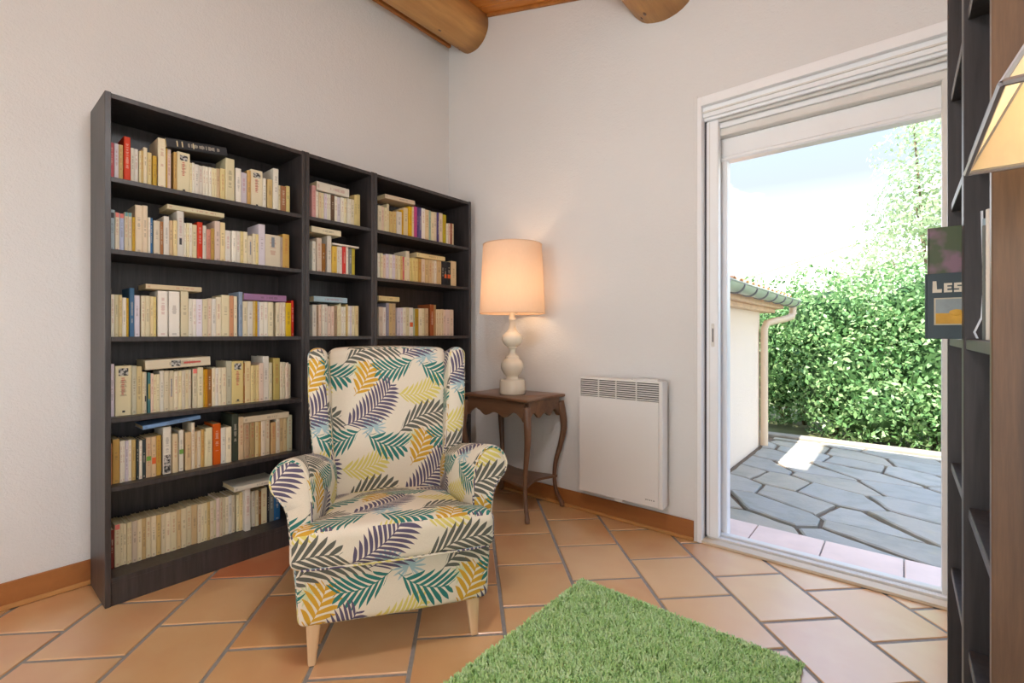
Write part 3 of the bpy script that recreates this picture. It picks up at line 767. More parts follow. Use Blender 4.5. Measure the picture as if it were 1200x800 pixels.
M_COVER1, nt, b, _ = mat_new('pink_flower_cover_print')
v = coords(nt); c = mixc(nt, ramp(nt, noise(nt, v, 16, 3), [(.52, (0, 0, 0, 1)), (.62, (1, 1, 1, 1))]), lin(72, 84, 54), lin(128, 98, 112))
nt.links.new(c, b.inputs['Base Color']); b.inputs['Roughness'].default_value = .35
M_NAVY = plain('dark_blue_green_cover', lin(40, 58, 64), .35, 0, .05)
M_TEXT = plain('pale_lettering', lin(214, 206, 186), .6)
M_PICY = plain('picture_yellow', lin(206, 158, 52), .5, 0, .15, 40); M_PICG = plain('picture_grey_blue', lin(140, 152, 154), .5, 0, .15, 40); M_PICF = plain('picture_border', lin(190, 184, 160), .5)
def facing_book(name, x0, x1, y, th_, z, h, mat, label, cat='book'):
    """front cover faces -Y, spine towards -X"""
    r = empty(name, (x0, y, z)); tag(r, label, cat)
    boxo('front_cover', (0, x1 - x0, -th_ / 2, -th_ / 2 + .002, 0, h), mat, r, .0006)
    boxo('back_cover', (0, x1 - x0, th_ / 2 - .002, th_ / 2, 0, h), mat, r, .0006)
    boxo('spine', (-.0015, .002, -th_ / 2, th_ / 2, 0, h), mat, r, .0006)
    boxo('pages', (.002, x1 - x0 - .003, -th_ / 2 + .002, th_ / 2 - .002, .003, h - .003), M_PAGES, r)
    return r
facing_book('book', 2.7315, 2.93, -1.150, .016, 1.0605, .232, M_COVER1, 'taller book with pink flower cover standing behind the LES book')
lb = facing_book('book', 2.727, 2.93, -1.178, .024, 1.0605, .133, M_NAVY, 'dark book lettered LES with yellow picture, by the patio door')
f = -.0127
boxo('picture_frame', (.012, .078, f, f + .0012, .028, .083), M_PICF, lb)
boxo('picture', (.0145, .0755, f - .0006, f + .001, .0305, .052), M_PICY, lb)
boxo('picture', (.0145, .0755, f - .0006, f + .001, .052, .0805), M_PICG, lb)
bm = bmesh.new(); bmesh.ops.create_icosphere(bm, subdivisions=2, radius=.011)
for v in bm.verts: v.co = Vector((.045 + v.co.x, f - .0006 + v.co.y * .08, .053 + v.co.z * .6))
obj('picture_motif', bm, M_PICY, lb)
# LES lettering, as block letters
def letters(parent, word, x, z, s, yf):
    SHAPE = {'L': [(0, 0), (.6, 0), (.62, .3), (.3, .28), (.26, 1.0), (.02, 1.0)],
             'e': [(0, 0), (.52, 0), (.52, .19), (.22, .18), (.22, .32), (.48, .32), (.48, .48), (.22, .48), (.22, .60), (.52, .60), (.52, .79), (0, .79)],
             's': [(0, 0), (.52, 0), (.52, .48), (.2, .50), (.2, .60), (.5, .60), (.5, .79), (0, .79), (0, .32), (.32, .30), (.32, .19), (0, .19)]}
    for ch in word:
        bm = bmesh.new(); pts = SHAPE[ch]
        ring_loft(bm, [[(x + px_ * s, yy_, z + pz_ * s) for px_, pz_ in pts] for yy_ in (yf, yf + .0015)])
        obj('letter', bm, M_TEXT, parent); x += (.74 if ch == 'L' else .64) * s
letters(lb, 'Les', .0095, .094, .0235, f)

# ================================================================== palm-print fabric
def frond_group():
    g = bpy.data.node_groups.new('palm_frond', 'ShaderNodeTree')
    I = g.interface
    for n in ('S', 'T', 'm11', 'm12', 'm21', 'm22', 'Length', 'HalfWidth', 'Count', 'Sweep', 'Curve'):
        I.new_socket(n, in_out='INPUT', socket_type='NodeSocketFloat')
    I.new_socket('Mask', in_out='OUTPUT', socket_type='NodeSocketFloat')
    gi = g.nodes.new('NodeGroupInput'); go = g.nodes.new('NodeGroupOutput'); i = gi.outputs
    M = lambda op, a, b=0.0, c=0.0, clamp=False: mth(g, op, a, b, c, clamp)
    s = M('WRAP', i['S'], .5, -.5); t = M('WRAP', i['T'], .5, -.5)
    x = M('ADD', M('MULTIPLY', s, i['m11']), M('MULTIPLY', t, i['m12']))
    y = M('ADD', M('MULTIPLY', s, i['m21']), M('MULTIPLY', t, i['m22']))
    L = i['Length']
    un = M('ADD', M('DIVIDE', x, L), .5)
    y = M('SUBTRACT', y, M('MULTIPLY', i['Curve'], M('MULTIPLY', M('SUBTRACT', un, .5), M('SUBTRACT', un, .5))))
    av = M('ABSOLUTE', y)
    # where the leaflet through this point joins the rachis
    q = M('SUBTRACT', un, M('DIVIDE', M('SUBTRACT', M('MULTIPLY', av, i['Sweep']), M('MULTIPLY', M('MULTIPLY', av, av), 4.0)), L))
    inq = M('MULTIPLY', M('GREATER_THAN', q, .03), M('LESS_THAN', q, .97))
    Wq = M('MULTIPLY', i['HalfWidth'], M('POWER', M('MAXIMUM', M('MULTIPLY', M('MULTIPLY', 4.0, M('ADD', q, .06)), M('SUBTRACT', 1.0, q)), 0.001), .55))
    w = M('DIVIDE', av, Wq)
    side = M('MULTIPLY', M('GREATER_THAN', y, 0.0), .5)
    d = M('MULTIPLY', M('ABSOLUTE', M('SUBTRACT', M('FRACT', M('ADD', M('MULTIPLY', q, i['Count']), side)), .5)), 2.0)
    prof = M('MULTIPLY', .92, M('MULTIPLY', M('SUBTRACT', 1.0, M('POWER', M('MINIMUM', w, 1.0), 2.6)), M('ADD', .55, M('MULTIPLY', .75, M('MINIMUM', w, .6)))))
    leaf = M('MULTIPLY', M('MULTIPLY', M('LESS_THAN', d, prof), M('LESS_THAN', w, 1.0)), inq)
    stem = M('MULTIPLY', M('LESS_THAN', av, .0012), M('MULTIPLY', M('GREATER_THAN', un, -.05), M('LESS_THAN', un, .98)))
    g.links.new(M('MAXIMUM', leaf, stem), go.inputs[0])
    return g
def fan_group():
    g = bpy.data.node_groups.new('palm_fan', 'ShaderNodeTree'); I = g.interface
    for n in ('S', 'T', 'm11', 'm12', 'm21', 'm22', 'Radius', 'Count'):
        I.new_socket(n, in_out='INPUT', socket_type='NodeSocketFloat')
    I.new_socket('Mask', in_out='OUTPUT', socket_type='NodeSocketFloat')
    gi = g.nodes.new('NodeGroupInput'); go = g.nodes.new('NodeGroupOutput'); i = gi.outputs
    M = lambda op, a, b=0.0, c=0.0: mth(g, op, a, b, c)
    s = M('WRAP', i['S'], .5, -.5); t = M('WRAP', i['T'], .5, -.5)
    x = M('ADD', M('MULTIPLY', s, i['m11']), M('MULTIPLY', t, i['m12']))
    y = M('ADD', M('MULTIPLY', s, i['m21']), M('MULTIPLY', t, i['m22']))
    r = M('SQRT', M('ADD', M('MULTIPLY', x, x), M('MULTIPLY', y, y)))
    a = M('ARCTAN2', y, x)
    d = M('MULTIPLY', M('ABSOLUTE', M('SUBTRACT', M('FRACT', M('MULTIPLY', a, M('DIVIDE', i['Count'], 2 * PI))), .5)), 2.0)
    rn = M('DIVIDE', r, i['Radius'])
    ray_ = M('LESS_THAN', d, M('MULTIPLY', .9, M('SUBTRACT', 1.05, M('MULTIPLY', rn, rn))))
    m = M('MAXIMUM', M('MULTIPLY', ray_, M('LESS_THAN', rn, 1.0)), M('LESS_THAN', rn, .38))
    g.links.new(M('MULTIPLY', m, M('LESS_THAN', M('ABSOLUTE', a), 2.7)), go.inputs[0])
    return g

def mat_palm():
    m, nt, b, _ = mat_new('palm_print_cotton')
    uv = nd(nt, 'ShaderNodeUVMap').outputs[0]
    sp = nd(nt, 'ShaderNodeSeparateXYZ', {0: uv}); U, V = sp.outputs[0], sp.outputs[1]
    v1 = (.2425, -.308); v2 = (.2425, .308)          # half-drop repeat
    det = v1[0] * v2[1] - v2[0] * v1[1]
    FG, NG = frond_group(), fan_group()
    col = lin(226, 216, 196)
    f = noise(nt, coords(nt), 500, 2)
    cur = mixc(nt, .12, col, ramp(nt, f, [(.3, lin(170, 160, 140)), (.7, lin(250, 245, 232))]))
    def lattice(cx, cy, ang):
        # s = (p-c).a1 , t = (p-c).a2
        a1 = (v2[1] / det, -v2[0] / det); a2 = (-v1[1] / det, v1[0] / det)
        s = mth(nt, 'ADD', mth(nt, 'ADD', mth(nt, 'MULTIPLY', U, a1[0]), mth(nt, 'MULTIPLY', V, a1[1])), -(cx * a1[0] + cy * a1[1]))
        t = mth(nt, 'ADD', mth(nt, 'ADD', mth(nt, 'MULTIPLY', U, a2[0]), mth(nt, 'MULTIPLY', V, a2[1])), -(cx * a2[0] + cy * a2[1]))
        c, s_ = math.cos(-ang), math.sin(-ang)
        return s, t, c * v1[0] - s_ * v1[1], c * v2[0] - s_ * v2[1], s_ * v1[0] + c * v1[1], s_ * v2[0] + c * v2[1]
    def frond(p0, p1, hw, n, colr, sweep=1.0, curve=.03):
        nonlocal cur
        cx, cy = (p0[0] + p1[0]) / 2, (p0[1] + p1[1]) / 2; L = math.hypot(p1[0] - p0[0], p1[1] - p0[1])
        s, t, a, b2, c, d = lattice(cx, cy, math.atan2(p1[1] - p0[1], p1[0] - p0[0]))
        gn = nt.nodes.new('ShaderNodeGroup'); gn.node_tree = FG
        for k, v in zip(('S', 'T', 'm11', 'm12', 'm21', 'm22', 'Length', 'HalfWidth', 'Count', 'Sweep', 'Curve'), (s, t, a, b2, c, d, L, hw, n, sweep, curve)):
            if isinstance(v, bpy.types.NodeSocket): nt.links.new(v, gn.inputs[k])
            else: gn.inputs[k].default_value = v
        cur = mixc(nt, gn.outputs[0], cur, colr)
    def fan(c0, ang, R, n, colr):
        nonlocal cur
        s, t, a, b2, c, d = lattice(c0[0], c0[1], ang)
        gn = nt.nodes.new('ShaderNodeGroup'); gn.node_tree = NG
        for k, v in zip(('S', 'T', 'm11', 'm12', 'm21', 'm22', 'Radius', 'Count'), (s, t, a, b2, c, d, R, n)):
            if isinstance(v, bpy.types.NodeSocket): nt.links.new(v, gn.inputs[k])
            else: gn.inputs[k].default_value = v
        cur = mixc(nt, gn.outputs[0], cur, colr)
    yel, och = lin(214, 200, 112), lin(204, 158, 52)
    tea, pur, gry, pbl = lin(52, 120, 112), lin(94, 86, 108), lin(98, 99, 90), lin(160, 186, 190)
    frond((.250, -.190), (.445, -.150), .058, 10, yel, 1.1, .12)
    fan((.385, -.000), 1.6, .056, 17, pbl)
    fan((.075, -.050), 2.4, .040, 15, lin(200, 206, 164))
    frond((.075, -.170), (.140, -.030), .060, 6, och, .9, .05)
    frond((.352, -.045), (.515, -.105), .062, 7, tea, 1.15, .08)
    frond((.330, -.030), (.160, -.075), .060, 8, tea, 1.15, -.08)
    frond((.000, .005), (.232, .078), .064, 9, gry, 1.25, -.14)
    frond((.040, -.318), (.244, -.140), .074, 15, pur, .9, .12)
    nt.links.new(cur, b.inputs['Base Color']); b.inputs['Roughness'].default_value = .85
    b.inputs['Specular IOR Level'].default_value = .2
    bump(nt, b, f, .15, .001)
    return m
M_PALM = mat_palm()

# ================================================================== wing chair
def rounded_box(bm, hx, hy, hz, r, n=10, m=4, fn=None):
    """rounded box as a quad grid so it can be bent; centred at the origin"""
    def axis(h):
        inner = [-(h - r) + 2 * (h - r) * i / n for i in range(n + 1)]
        rim = [r * math.tan(math.radians(45 * k / m)) for k in range(1, m + 1)]
        return [-(h - r) - q for q in reversed(rim)] + inner + [(h - r) + q for q in rim]
    H = (hx, hy, hz); A = [axis(h) for h in H]; cache = {}
    def pt(p):
        key = tuple(round(c, 6) for c in p)
        if key in cache: return cache[key]
        q = [max(-(H[i] - r), min(H[i] - r, p[i])) for i in range(3)]
        d = Vector([p[i] - q[i] for i in range(3)])
        v = Vector(q) + (d.normalized() * r if d.length > 1e-9 else d)
        if fn: v = Vector(fn(v))
        cache[key] = bm.verts.new(v); return cache[key]
    for ax in range(3):
        u, w = (ax + 1) % 3, (ax + 2) % 3
        for sg in (-1, 1):
            for i in range(len(A[u]) - 1):
                for j in range(len(A[w]) - 1):
                    cs = []
                    for (a, b) in ((i, j), (i + 1, j), (i + 1, j + 1), (i, j + 1)):
                        p = [0, 0, 0]; p[ax] = sg * H[ax]; p[u] = A[u][a]; p[w] = A[w][b]; cs.append(pt(p))
                    if len(set(cs)) == 4:
                        try: bm.faces.new(cs)
                        except ValueError: pass

def box_uv(o, du=0.0, dv=0.0, hint=None):
    me = o.data; uvl = me.uv_layers.new(name='UVMap') if not me.uv_layers else me.uv_layers[0]
    for p in me.polygons:
        n = p.normal; ax = max(range(3), key=lambda k: abs(n[k]) * (1.15 if k == 1 else 1.0))
        for li in p.loop_indices:
            c = me.vertices[me.loops[li].vertex_index].co
            if ax == 1: uv = (c.x, c.z)
            elif ax == 0: uv = (c.y * (1 if n.x > 0 else -1), c.z)
            else: uv = (c.x, c.y + .30)
            uvl.data[li].uv = (uv[0] + du, uv[1] + dv)

chair = empty('wing_armchair', (1.362, -1.495, 0), math.radians(56.7))
tag(chair, 'wing armchair in palm-leaf print fabric with pale wooden legs', 'armchair')
# local frame: +x to the sitter's left hand (right in the picture), +y to the back, z up
def lerp(a, b, t): return a + (b - a) * max(0, min(1, t))
# seat frame
bm = bmesh.new()
def f_base(v):
    z = v.z + .250
    k = lerp(.965, 1.0, (z - .15) / .2)
    y = v.y + .33
    front = max(0, 1 - (v.x / .33) ** 2) * .012
    if v.y < 0: y -= front * min(1, -v.y / .3)
    return (v.x * k * lerp(1.0, .86, (v.y + .1) / .5), y, z)
rounded_box(bm, .318, .385, .100, .022, 8, 3, f_base)
o = obj('seat_frame', bm, M_PALM, chair, True); box_uv(o, .35, -.307)
# cushion
bm = bmesh.new()
def f_cush(v):
    u = v.x / .33; y = v.y + .225
    fr = .5 - v.y / .66
    wid = 1.0 if y < .02 else lerp(1.0, .76, (y - .02) / .10) * lerp(1.0, .92, (y - .15) / .4)
    z = v.z
    if z > 0: z += .030 * max(0, 1 - u * u) * max(0, 1 - (v.y / .335) ** 2)
    top = lerp(.395, .325, (y + .05) / .55)
    bul = .014 * max(0, 1 - u * u) * (1 if v.y < -.25 else 0)
    return (v.x * wid, y - bul, top + z * lerp(1.0, .92, (y) / .5))
rounded_box(bm, .328, .305, .060, .03, 14, 4, f_cush)
cu = obj('seat_cushion', bm, M_PALM, chair, True); box_uv(cu, .175, -.642)
# piping along the cushion's front edges
for zz, nm in ((.438, 'piping'), (.342, 'piping')):
    bm = bmesh.new(); pts = []
    for i in range(25):
        x = -.312 + .624 * i / 24
        y = -.0735 - .013 * (1 - (x / .33) ** 2) + (.022 if abs(x) > .305 else 0)
        pts.append((x, y, zz))
    tube(bm, pts, .0042, 8); o = obj(nm, bm, M_PALM, cu, True); box_uv(o, .4, .1)
# backrest
bm = bmesh.new()
def f_back(v):
    z = v.z + .665; t = (z - .33) / .68
    lean = lerp(0, .155, t)
    u = v.x / .27
    crown = .018 * max(0, 1 - u * u) * (1 if v.y < 0 else 0) * math.sin(PI * max(0, min(1, t)))
    lump = .016 * math.exp(-((t - .25) / .2) ** 2) * (1 if v.y < 0 else 0)
    topc = .010 * (1 - u * u) * (1 if v.z > .28 else 0)
    return (v.x * lerp(.90, 1.0, t * 1.3), v.y + .575 + lean - crown - lump, z + topc)
rounded_box(bm, .272, .085, .338, .035, 12, 4, f_back)
o = obj('backrest', bm, M_PALM, chair, True); box_uv(o, .213, -.962)
# wings
for s in (-1, 1):
    bm = bmesh.new()
    def f_wing(v, s=s):
        z = v.z + .655; t = max(0, min(1, (z - .36) / .65))
        fy = lerp(.470, .515, t) - .02 * math.sin(PI * t)          # front edge
        by = lerp(.66, .80, t)
        k = (v.y + .15) / .30
        y = fy + (by - fy) * k
        xin = lerp(.222, .258, t); xo = lerp(.298, .335, t) + .012 * math.sin(PI * max(0, t - .1) * 1.1)
        # thins out to the back
        xo2 = lerp(xo, xin + .05, k * .9)
        x = xin + (xo2 - xin) * (v.x / .078 + .5)
        flare = .012 * (1 - k) * t
        zt = z - (.05 * max(0, k - .25) if t > .85 else 0)
        return (s * (x + flare), y, zt)
    rounded_box(bm, .039, .15, .355, .0375, 10, 5, f_wing)
    o = obj('wing', bm, M_PALM, chair, True); box_uv(o, .31 if s > 0 else .18, .08 if s > 0 else -.06)
    bm = bmesh.new(); pts = [(s * (lerp(.222, .258, t) + .002 + .012 * t), lerp(.470, .515, t) - .02 * math.sin(PI * t) + .028, .40 + .56 * t) for t in [i / 16 for i in range(17)]]
    tube(bm, pts, .004, 8); pp = obj('piping', bm, M_PALM, o, True); box_uv(pp, .1, .2)
# arms: rolled section lofted from the front to the wing
prof = [(.272, .36), (.270, .44), (.272, .53), (.280, .590), (.294, .630), (.315, .654), (.342, .662), (.370, .652), (.390, .628), (.399, .598), (.393, .568), (.376, .543), (.358, .520),
        (.345, .480), (.338, .42), (.332, .34), (.324, .25), (.312, .165), (.290, .160), (.276, .165), (.274, .25)]
def dense(pr, n=3):
    out = []; N = len(pr)
    for i in range(N):
        p0, p1, p2, p3 = pr[i - 1], pr[i], pr[(i + 1) % N], pr[(i + 2) % N]
        for k in range(n):
            t = k / n
            out.append(tuple(.5 * ((2 * p1[c]) + (-p0[c] + p2[c]) * t + (2 * p0[c] - 5 * p1[c] + 4 * p2[c] - p3[c]) * t * t + (-p0[c] + 3 * p1[c] - 3 * p2[c] + p3[c]) * t ** 3) for c in (0, 1)))
    return out
prof = dense(prof)
for s in (-1, 1):
    bm = bmesh.new(); rings = []; vs = []
    cxm, czm = .320, .45
    secs = [(-.012, .60), (-.014, .86), (-.010, .945), (0.0, .982), (.015, 1.0)] + [(.015 + .052 * i, 1.0) for i in range(1, 13)]
    for y, k in secs:
        t = max(0, min(1, (y - .0) / .55)); ring = []
        for (x, z) in prof:
            X = cxm + (x - cxm) * (k if k < 1 else 1); Z = czm + (z - czm) * (k if k < 1 else 1)
            if Z > .36:
                top = lerp(1.0, .62, t ** 1.1)       # arm drops towards the wing
                Z = .36 + (Z - .36) * top
            # roll narrows towards the back
            if X > .30: X = .30 + (X - .30) * lerp(1.0, .62, t)
            X *= lerp(1.0, .955, t)
            if x < .32: X -= .040 * min(1.0, t * 1.9) * min(1.0, (.325 - x) / .04)
            ring.append((s * X, y + .035, Z))
        rings.append(ring)
    ring_loft(bm, rings)
    o = obj('armrest', bm, M_PALM, chair, True)
    me = o.data; uvl = me.uv_layers.new(name='UVMap')
    NP = len(prof); acc = [0.0]
    for i in range(1, NP + 1):
        a, b = prof[i - 1], prof[i % NP]; acc.append(acc[-1] + math.hypot(a[0] - b[0], a[1] - b[1]))
    for p in me.polygons:
        idx = [me.loops[l].vertex_index for l in p.loop_indices]
        js = [i % NP for i in idx]; wrapd = (max(js) - min(js)) > NP / 2
        rr = min(i // NP for i in idx)
        for l, i in zip(p.loop_indices, idx):
            j = i % NP; c = me.vertices[i].co
            if rr < 3 or len(idx) > 4: uvl.data[l].uv = (c.x + .30, c.z + .12)
            else:
                a = acc[NP if (wrapd and j < NP / 2) else j]
                uvl.data[l].uv = (c.y * s * -1 + .22 + (.1 if s > 0 else 0), a + .05)
    ring = [(s * (cxm + (x - cxm) * .965), .026, czm + (z - czm) * .975) for (x, z) in prof if z > .38]
    # open at the bottom: start at the inner low point
    k0 = max(range(len(ring)), key=lambda i: -ring[i][2] - (0 if abs(ring[i][0]) < .30 else 9))
    ring = ring[k0:] + ring[:k0]
    bm = bmesh.new(); tube(bm, ring, .0042, 8); pp = obj('piping', bm, M_PALM, o, True); box_uv(pp, .1, .2)
# legs
def leg(name, x, y, dx, dy, w0, w1, h):
    bm = bmesh.new()
    rings = []
    for t in (0, .03, .5, 1):
        hw = lerp(w0, w1, t) / 2 * (.9 if t == 0 else 1); px, py = x + dx * (1 - t), y + dy * (1 - t); r = hw * .35
        ring = []
        for (sx, sy) in ((1, 1), (-1, 1), (-1, -1), (1, -1)):
            for k in range(3):
                a = {(1, 1): 0, (-1, 1): 90, (-1, -1): 180, (1, -1): 270}[(sx, sy)] + 45 * k
                ring.append((px + sx * (hw - r) + r * math.cos(math.radians(a)), py + sy * (hw - r) + r * math.sin(math.radians(a)), h * t))
        rings.append(ring)
    ring_loft(bm, rings)
    smooth_angle(obj('leg', bm, M_LEG, chair), 50)
for s in (-1, 1):
    leg('leg', s * .262, .010, s * .006, -.010, .024, .050, .165)
    leg('leg', s * .235, .60, s * .02, .13, .026, .048, .20)

# ================================================================== side table
tab = empty('side_table', (.81, -.205, 0))
tag(tab, 'dark wooden side table with curved legs under the table lamp', 'table')
TX, TY, TZ = .262, .192, .70           # half sizes of the top
def serp(hx, hy, amp, n=14):
    """outline with softly bowed sides and small ears at the corners"""
    pts = []
    cs = [(-hx, -hy), (hx, -hy), (hx, hy), (-hx, hy)]
    for i in range(4):
        a, b = cs[i], cs[(i + 1) % 4]; ex, ey = b[0] - a[0], b[1] - a[1]; L = math.hypot(ex, ey); nx, ny = ey / L, -ex / L
        for k in range(n):
            t = k / n; w = amp * (math.sin(PI * t) ** 2 - .9 * math.sin(2 * PI * t) ** 2 * .5 * (1 if 0 < t < 1 else 0))
            pts.append((a[0] + ex * t - nx * w * -1 * -1, a[1] + ey * t - ny * w * -1 * -1))
    return pts
bm = bmesh.new(); out = serp(TX, TY, .014)
rings = [[(x * k, y * k, z) for x, y in out] for k, z in ((.955, TZ - .020), (.985, TZ - .018), (1.0, TZ - .012), (1.0, TZ - .007), (.99, TZ - .002), (.975, TZ))]
ring_loft(bm, rings); smooth_angle(obj('table_top', bm, M_MAHOGX, tab), 50)
LX, LY = .236, .166
def apron(ax, L, pos, sgn):
    bm = bmesh.new(); n = 40; a = []; b = []
    for i in range(n + 1):
        u = -L + 2 * L * i / n; t = abs(u) / L
        zb = .598 + .018 * math.cos(t * PI * 3) + .018 * (1 - t) * 0 - .012 * math.exp(-(t / .16) ** 2) - .012 * (t > .9)
        a.append((u, TZ - .018)); b.append((u, zb))
    for off in (0,):
        f = []; 
        def P(u, d, z): return (u, pos + sgn * d, z) if ax == 'x' else (pos + sgn * d, u, z)
        rings = [[P(u, d, z) for (u, z), d in ((a[i], 0), (a[i], .016), (b[i], .016), (b[i], 0))] for i in range(n + 1)]
        ring_loft(bm, rings)
    return obj('apron', bm, M_MAHOGX, tab)
apron('x', LX - .01, -LY - .008, 1); apron('x', LX - .01, LY + .008, -1); apron('y', LY - .01, -LX - .008, 1); apron('y', LY - .01, LX + .008, -1)
for sx in (-1, 1):
    for sy in (-1, 1):
        pts = []; rad = []
        for t, dx, r in ((0, .020, .015), (.025, .018, .016), (.06, .006, .013), (.14, -.020, .0125), (.26, -.034, .0125), (.40, -.026, .014), (.55, .004, .0165), (.68, .027, .0195), (.78, .030, .022), (.88, .020, .0235), (.97, .008, .023)):
            z = .005 + t * .67
            pts.append((sx * (LX + dx * .72), sy * (LY + dx * .55), z)); rad.append(r)
        P = [Vector(p) for p in pts]; fine = []; fr = []
        for i in range(len(P) - 1):
            for k in range(4):
                q = k / 4; p0 = P[max(i - 1, 0)]; p1 = P[i]; p2 = P[i + 1]; p3 = P[min(i + 2, len(P) - 1)]
                fine.append(.5 * ((2 * p1) + (p2 - p0) * q + (2 * p0 - 5 * p1 + 4 * p2 - p3) * q * q + (3 * p1 - p0 - 3 * p2 + p3) * q ** 3)); fr.append(rad[i] + (rad[i + 1] - rad[i]) * q)
        fine.append(P[-1]); fr.append(rad[-1])
        bm = bmesh.new(); tube(bm, fine, fr, 10)
        for v in bm.verts: v.co.z = max(v.co.z, .0005)
        obj('leg', bm, M_MAHOG, tab, True)
bm = bmesh.new(); out = []
cs = [(-LX + .01, -LY + .008), (LX - .01, -LY + .008), (LX - .01, LY - .008), (-LX + .01, LY - .008)]
for i in range(4):
    a, b = cs[i], cs[(i + 1) % 4]; ex, ey = b[0] - a[0], b[1] - a[1]; L = math.hypot(ex, ey); nx, ny = ey / L, -ex / L
    for k in range(14):
        t = k / 14; w = .045 * math.sin(PI * t) ** 1.3
        out.append((a[0] + ex * t - nx * w, a[1] + ey * t - ny * w))
ring_loft(bm, [[(x, y, z) for x, y in out] for z in (.182, .197)]); obj('lower_shelf', bm, M_MAHOGX, tab)

# ================================================================== table lamp
lamp = empty('table_lamp', (.815, -.218, .7005)); tag(lamp, 'lit table lamp with turned cream base and tall cream shade', 'lamp')
pr = [(.0, 0), (.079, 0), (.082, .003), (.081, .03), (.078, .082), (.074, .088), (.045, .089), (.037, .094), (.036, .105), (.041, .113), (.054, .126), (.066, .145), (.072, .168), (.069, .190), (.058, .207), (.045, .217),
      (.042, .222), (.044, .228), (.040, .234), (.028, .240), (.020, .252), (.018, .268), (.022, .280), (.032, .286), (.030, .292), (.044, .300), (.058, .316), (.066, .338), (.062, .360), (.048, .376), (.036, .384), (.034, .390), (.028, .396),
      (.020, .412), (.0165, .432), (.017, .452), (.022, .458), (.022, .468), (.017, .474), (.017, .52), (.0, .52)]
bm = bmesh.new(); lathe(bm, pr[1:-1], 48); smooth_angle(obj('turned_base', bm, M_CERAM, lamp), 55)
SB, ST = .4985, .925
bm = bmesh.new(); seg = 72
o1 = [[(r * math.cos(2 * PI * i / seg), r * math.sin(2 * PI * i / seg), z) for i in range(seg)] for r, z in ((.2035, SB), (.2035 - .0045 * 1, SB + .1), (.1935, SB + .213), (.1885, SB + .32), (.183, ST))]
ring_loft(bm, o1, False, False); sh = obj('lamp_shade', bm, M_SHADE, lamp, True)
for r, z in ((.2035, SB), (.183, ST)):
    bm = bmesh.new(); tube(bm, [(r * math.cos(2 * PI * i / 64), r * math.sin(2 * PI * i / 64), z) for i in range(65)], .0028, 6); obj('shade_trim', bm, M_SHADE, sh, True)
bm = bmesh.new()
for k in range(3):
    a = 2 * PI * k / 3; tube(bm, [(0, 0, SB + .012), (.2 * math.cos(a), .2 * math.sin(a), SB + .012)], .002, 6)
tube(bm, [(0, 0, .52), (0, 0, SB + .03)], .012, 10)
obj('shade_carrier', bm, M_BRASS, lamp)
bm = bmesh.new(); bmesh.ops.create_uvsphere(bm, u_segments=16, v_segments=10, radius=.03)
for v in bm.verts: v.co.z += .60
obj('bulb', bm, M_BULB, lamp, True)
def point_light(name, loc, power, color, r=.04):
    d = bpy.data.lights.new(name, 'POINT'); d.energy = power; d.color = color; d.shadow_soft_size = r
    o = bpy.data.objects.new(name, d); COL.objects.link(o); o.location = loc; return o
point_light('table_lamp_light', (.815, -.218, 1.37), 1.45, (1.0, .66, .40))

# ================================================================== wall heater
rad = empty('wall_heater', (1.48, -.0545, 0)); tag(rad, 'white electric panel heater on the wall with slotted grille', 'heater')
hx, z0, z1 = .2525, .158, .822
yf, yb = -.0455, .0
boxo('front_panel', (-hx, hx - .024, yf, yb, z0, .712), M_RAD, rad, .003, 2)
boxo('side_rail', (hx - .022, hx, yf - .006, yb + .02, z0 - .002, z1), M_RAD, rad, .006, 3)
boxo('grille_backing', (-hx + .004, hx - .024, yf + .012, yb, .712, z1 - .012), M_RADSLOT, rad)
boxo('top_cover', (-hx, hx - .022, yf, yb + .01, z1 - .012, z1), M_RAD, rad, .003, 2)
boxo('end_strip', (-hx, -hx + .006, yf, yb, .712, z1 - .012), M_RAD, rad, .001)
for i in range(8):
    z = .7165 + i * .0118
    boxo('grille_slat', (-hx + .006, hx - .024, yf, yf + .016, z, z + .0054), M_RAD, rad, .0008)
for x in (-.13, -.02, .10):
    boxo('grille_rib', (x, x + .004, yf + .001, yf + .014, .712, z1 - .012), M_RAD, rad)
boxo('control_box', (.08, hx - .03, yf + .01, yb, z1, z1 + .009), M_RAD, rad, .002)
boxo('wall_bracket', (-.19, .17, yb, .0535, .22, .80), M_RADSLOT, rad)
boxo('bottom_bracket', (-.03, .02, yf + .005, yb + .02, z0 - .018, z0), M_RAD, rad, .003)
bm = bmesh.new()
for i, w in enumerate((.008, .006, .007, .005, .008)):
    box(bm, .155 + i * .011, .155 + i * .011 + w, yf - .0006, yf + .001, z0 + .032, z0 + .038)
obj('printed_logo', bm, M_RADLOGO, rad)

# ================================================================== rug
RX0, RX1, RY0, RY1 = 1.625, 2.445, -1.93, -.725
M_RUGB = plain('green_rug_backing', lin(120, 160, 70), .9)
M_RUG, nt, b, _ = mat_new('green_shag_yarn')
vc = nd(nt, 'ShaderNodeVertexColor'); vc.layer_name = 'tint'
sp_ = nd(nt, 'ShaderNodeSeparateColor', {0: vc.outputs[0]})
c = ramp(nt, sp_.outputs[0], [(0, lin(172, 214, 130)), (.5, lin(200, 234, 164)), (1, lin(224, 245, 200))])
nt.links.new(c, b.inputs['Base Color']); b.inputs['Roughness'].default_value = .8
rug = boxo('rug', (RX0, RX1, RY0, RY1, 0.0012, .011), M_RUGB, None, .004)
tag(rug, 'green shaggy rug on the terracotta floor', 'rug')
N = 70000; rs = np.random.RandomState(3)
px = rs.uniform(RX0, RX1, N); py = rs.uniform(RY0, RY1, N)
ed = np.minimum(np.minimum(px - RX0, RX1 - px), np.minimum(py - RY0, RY1 - py))
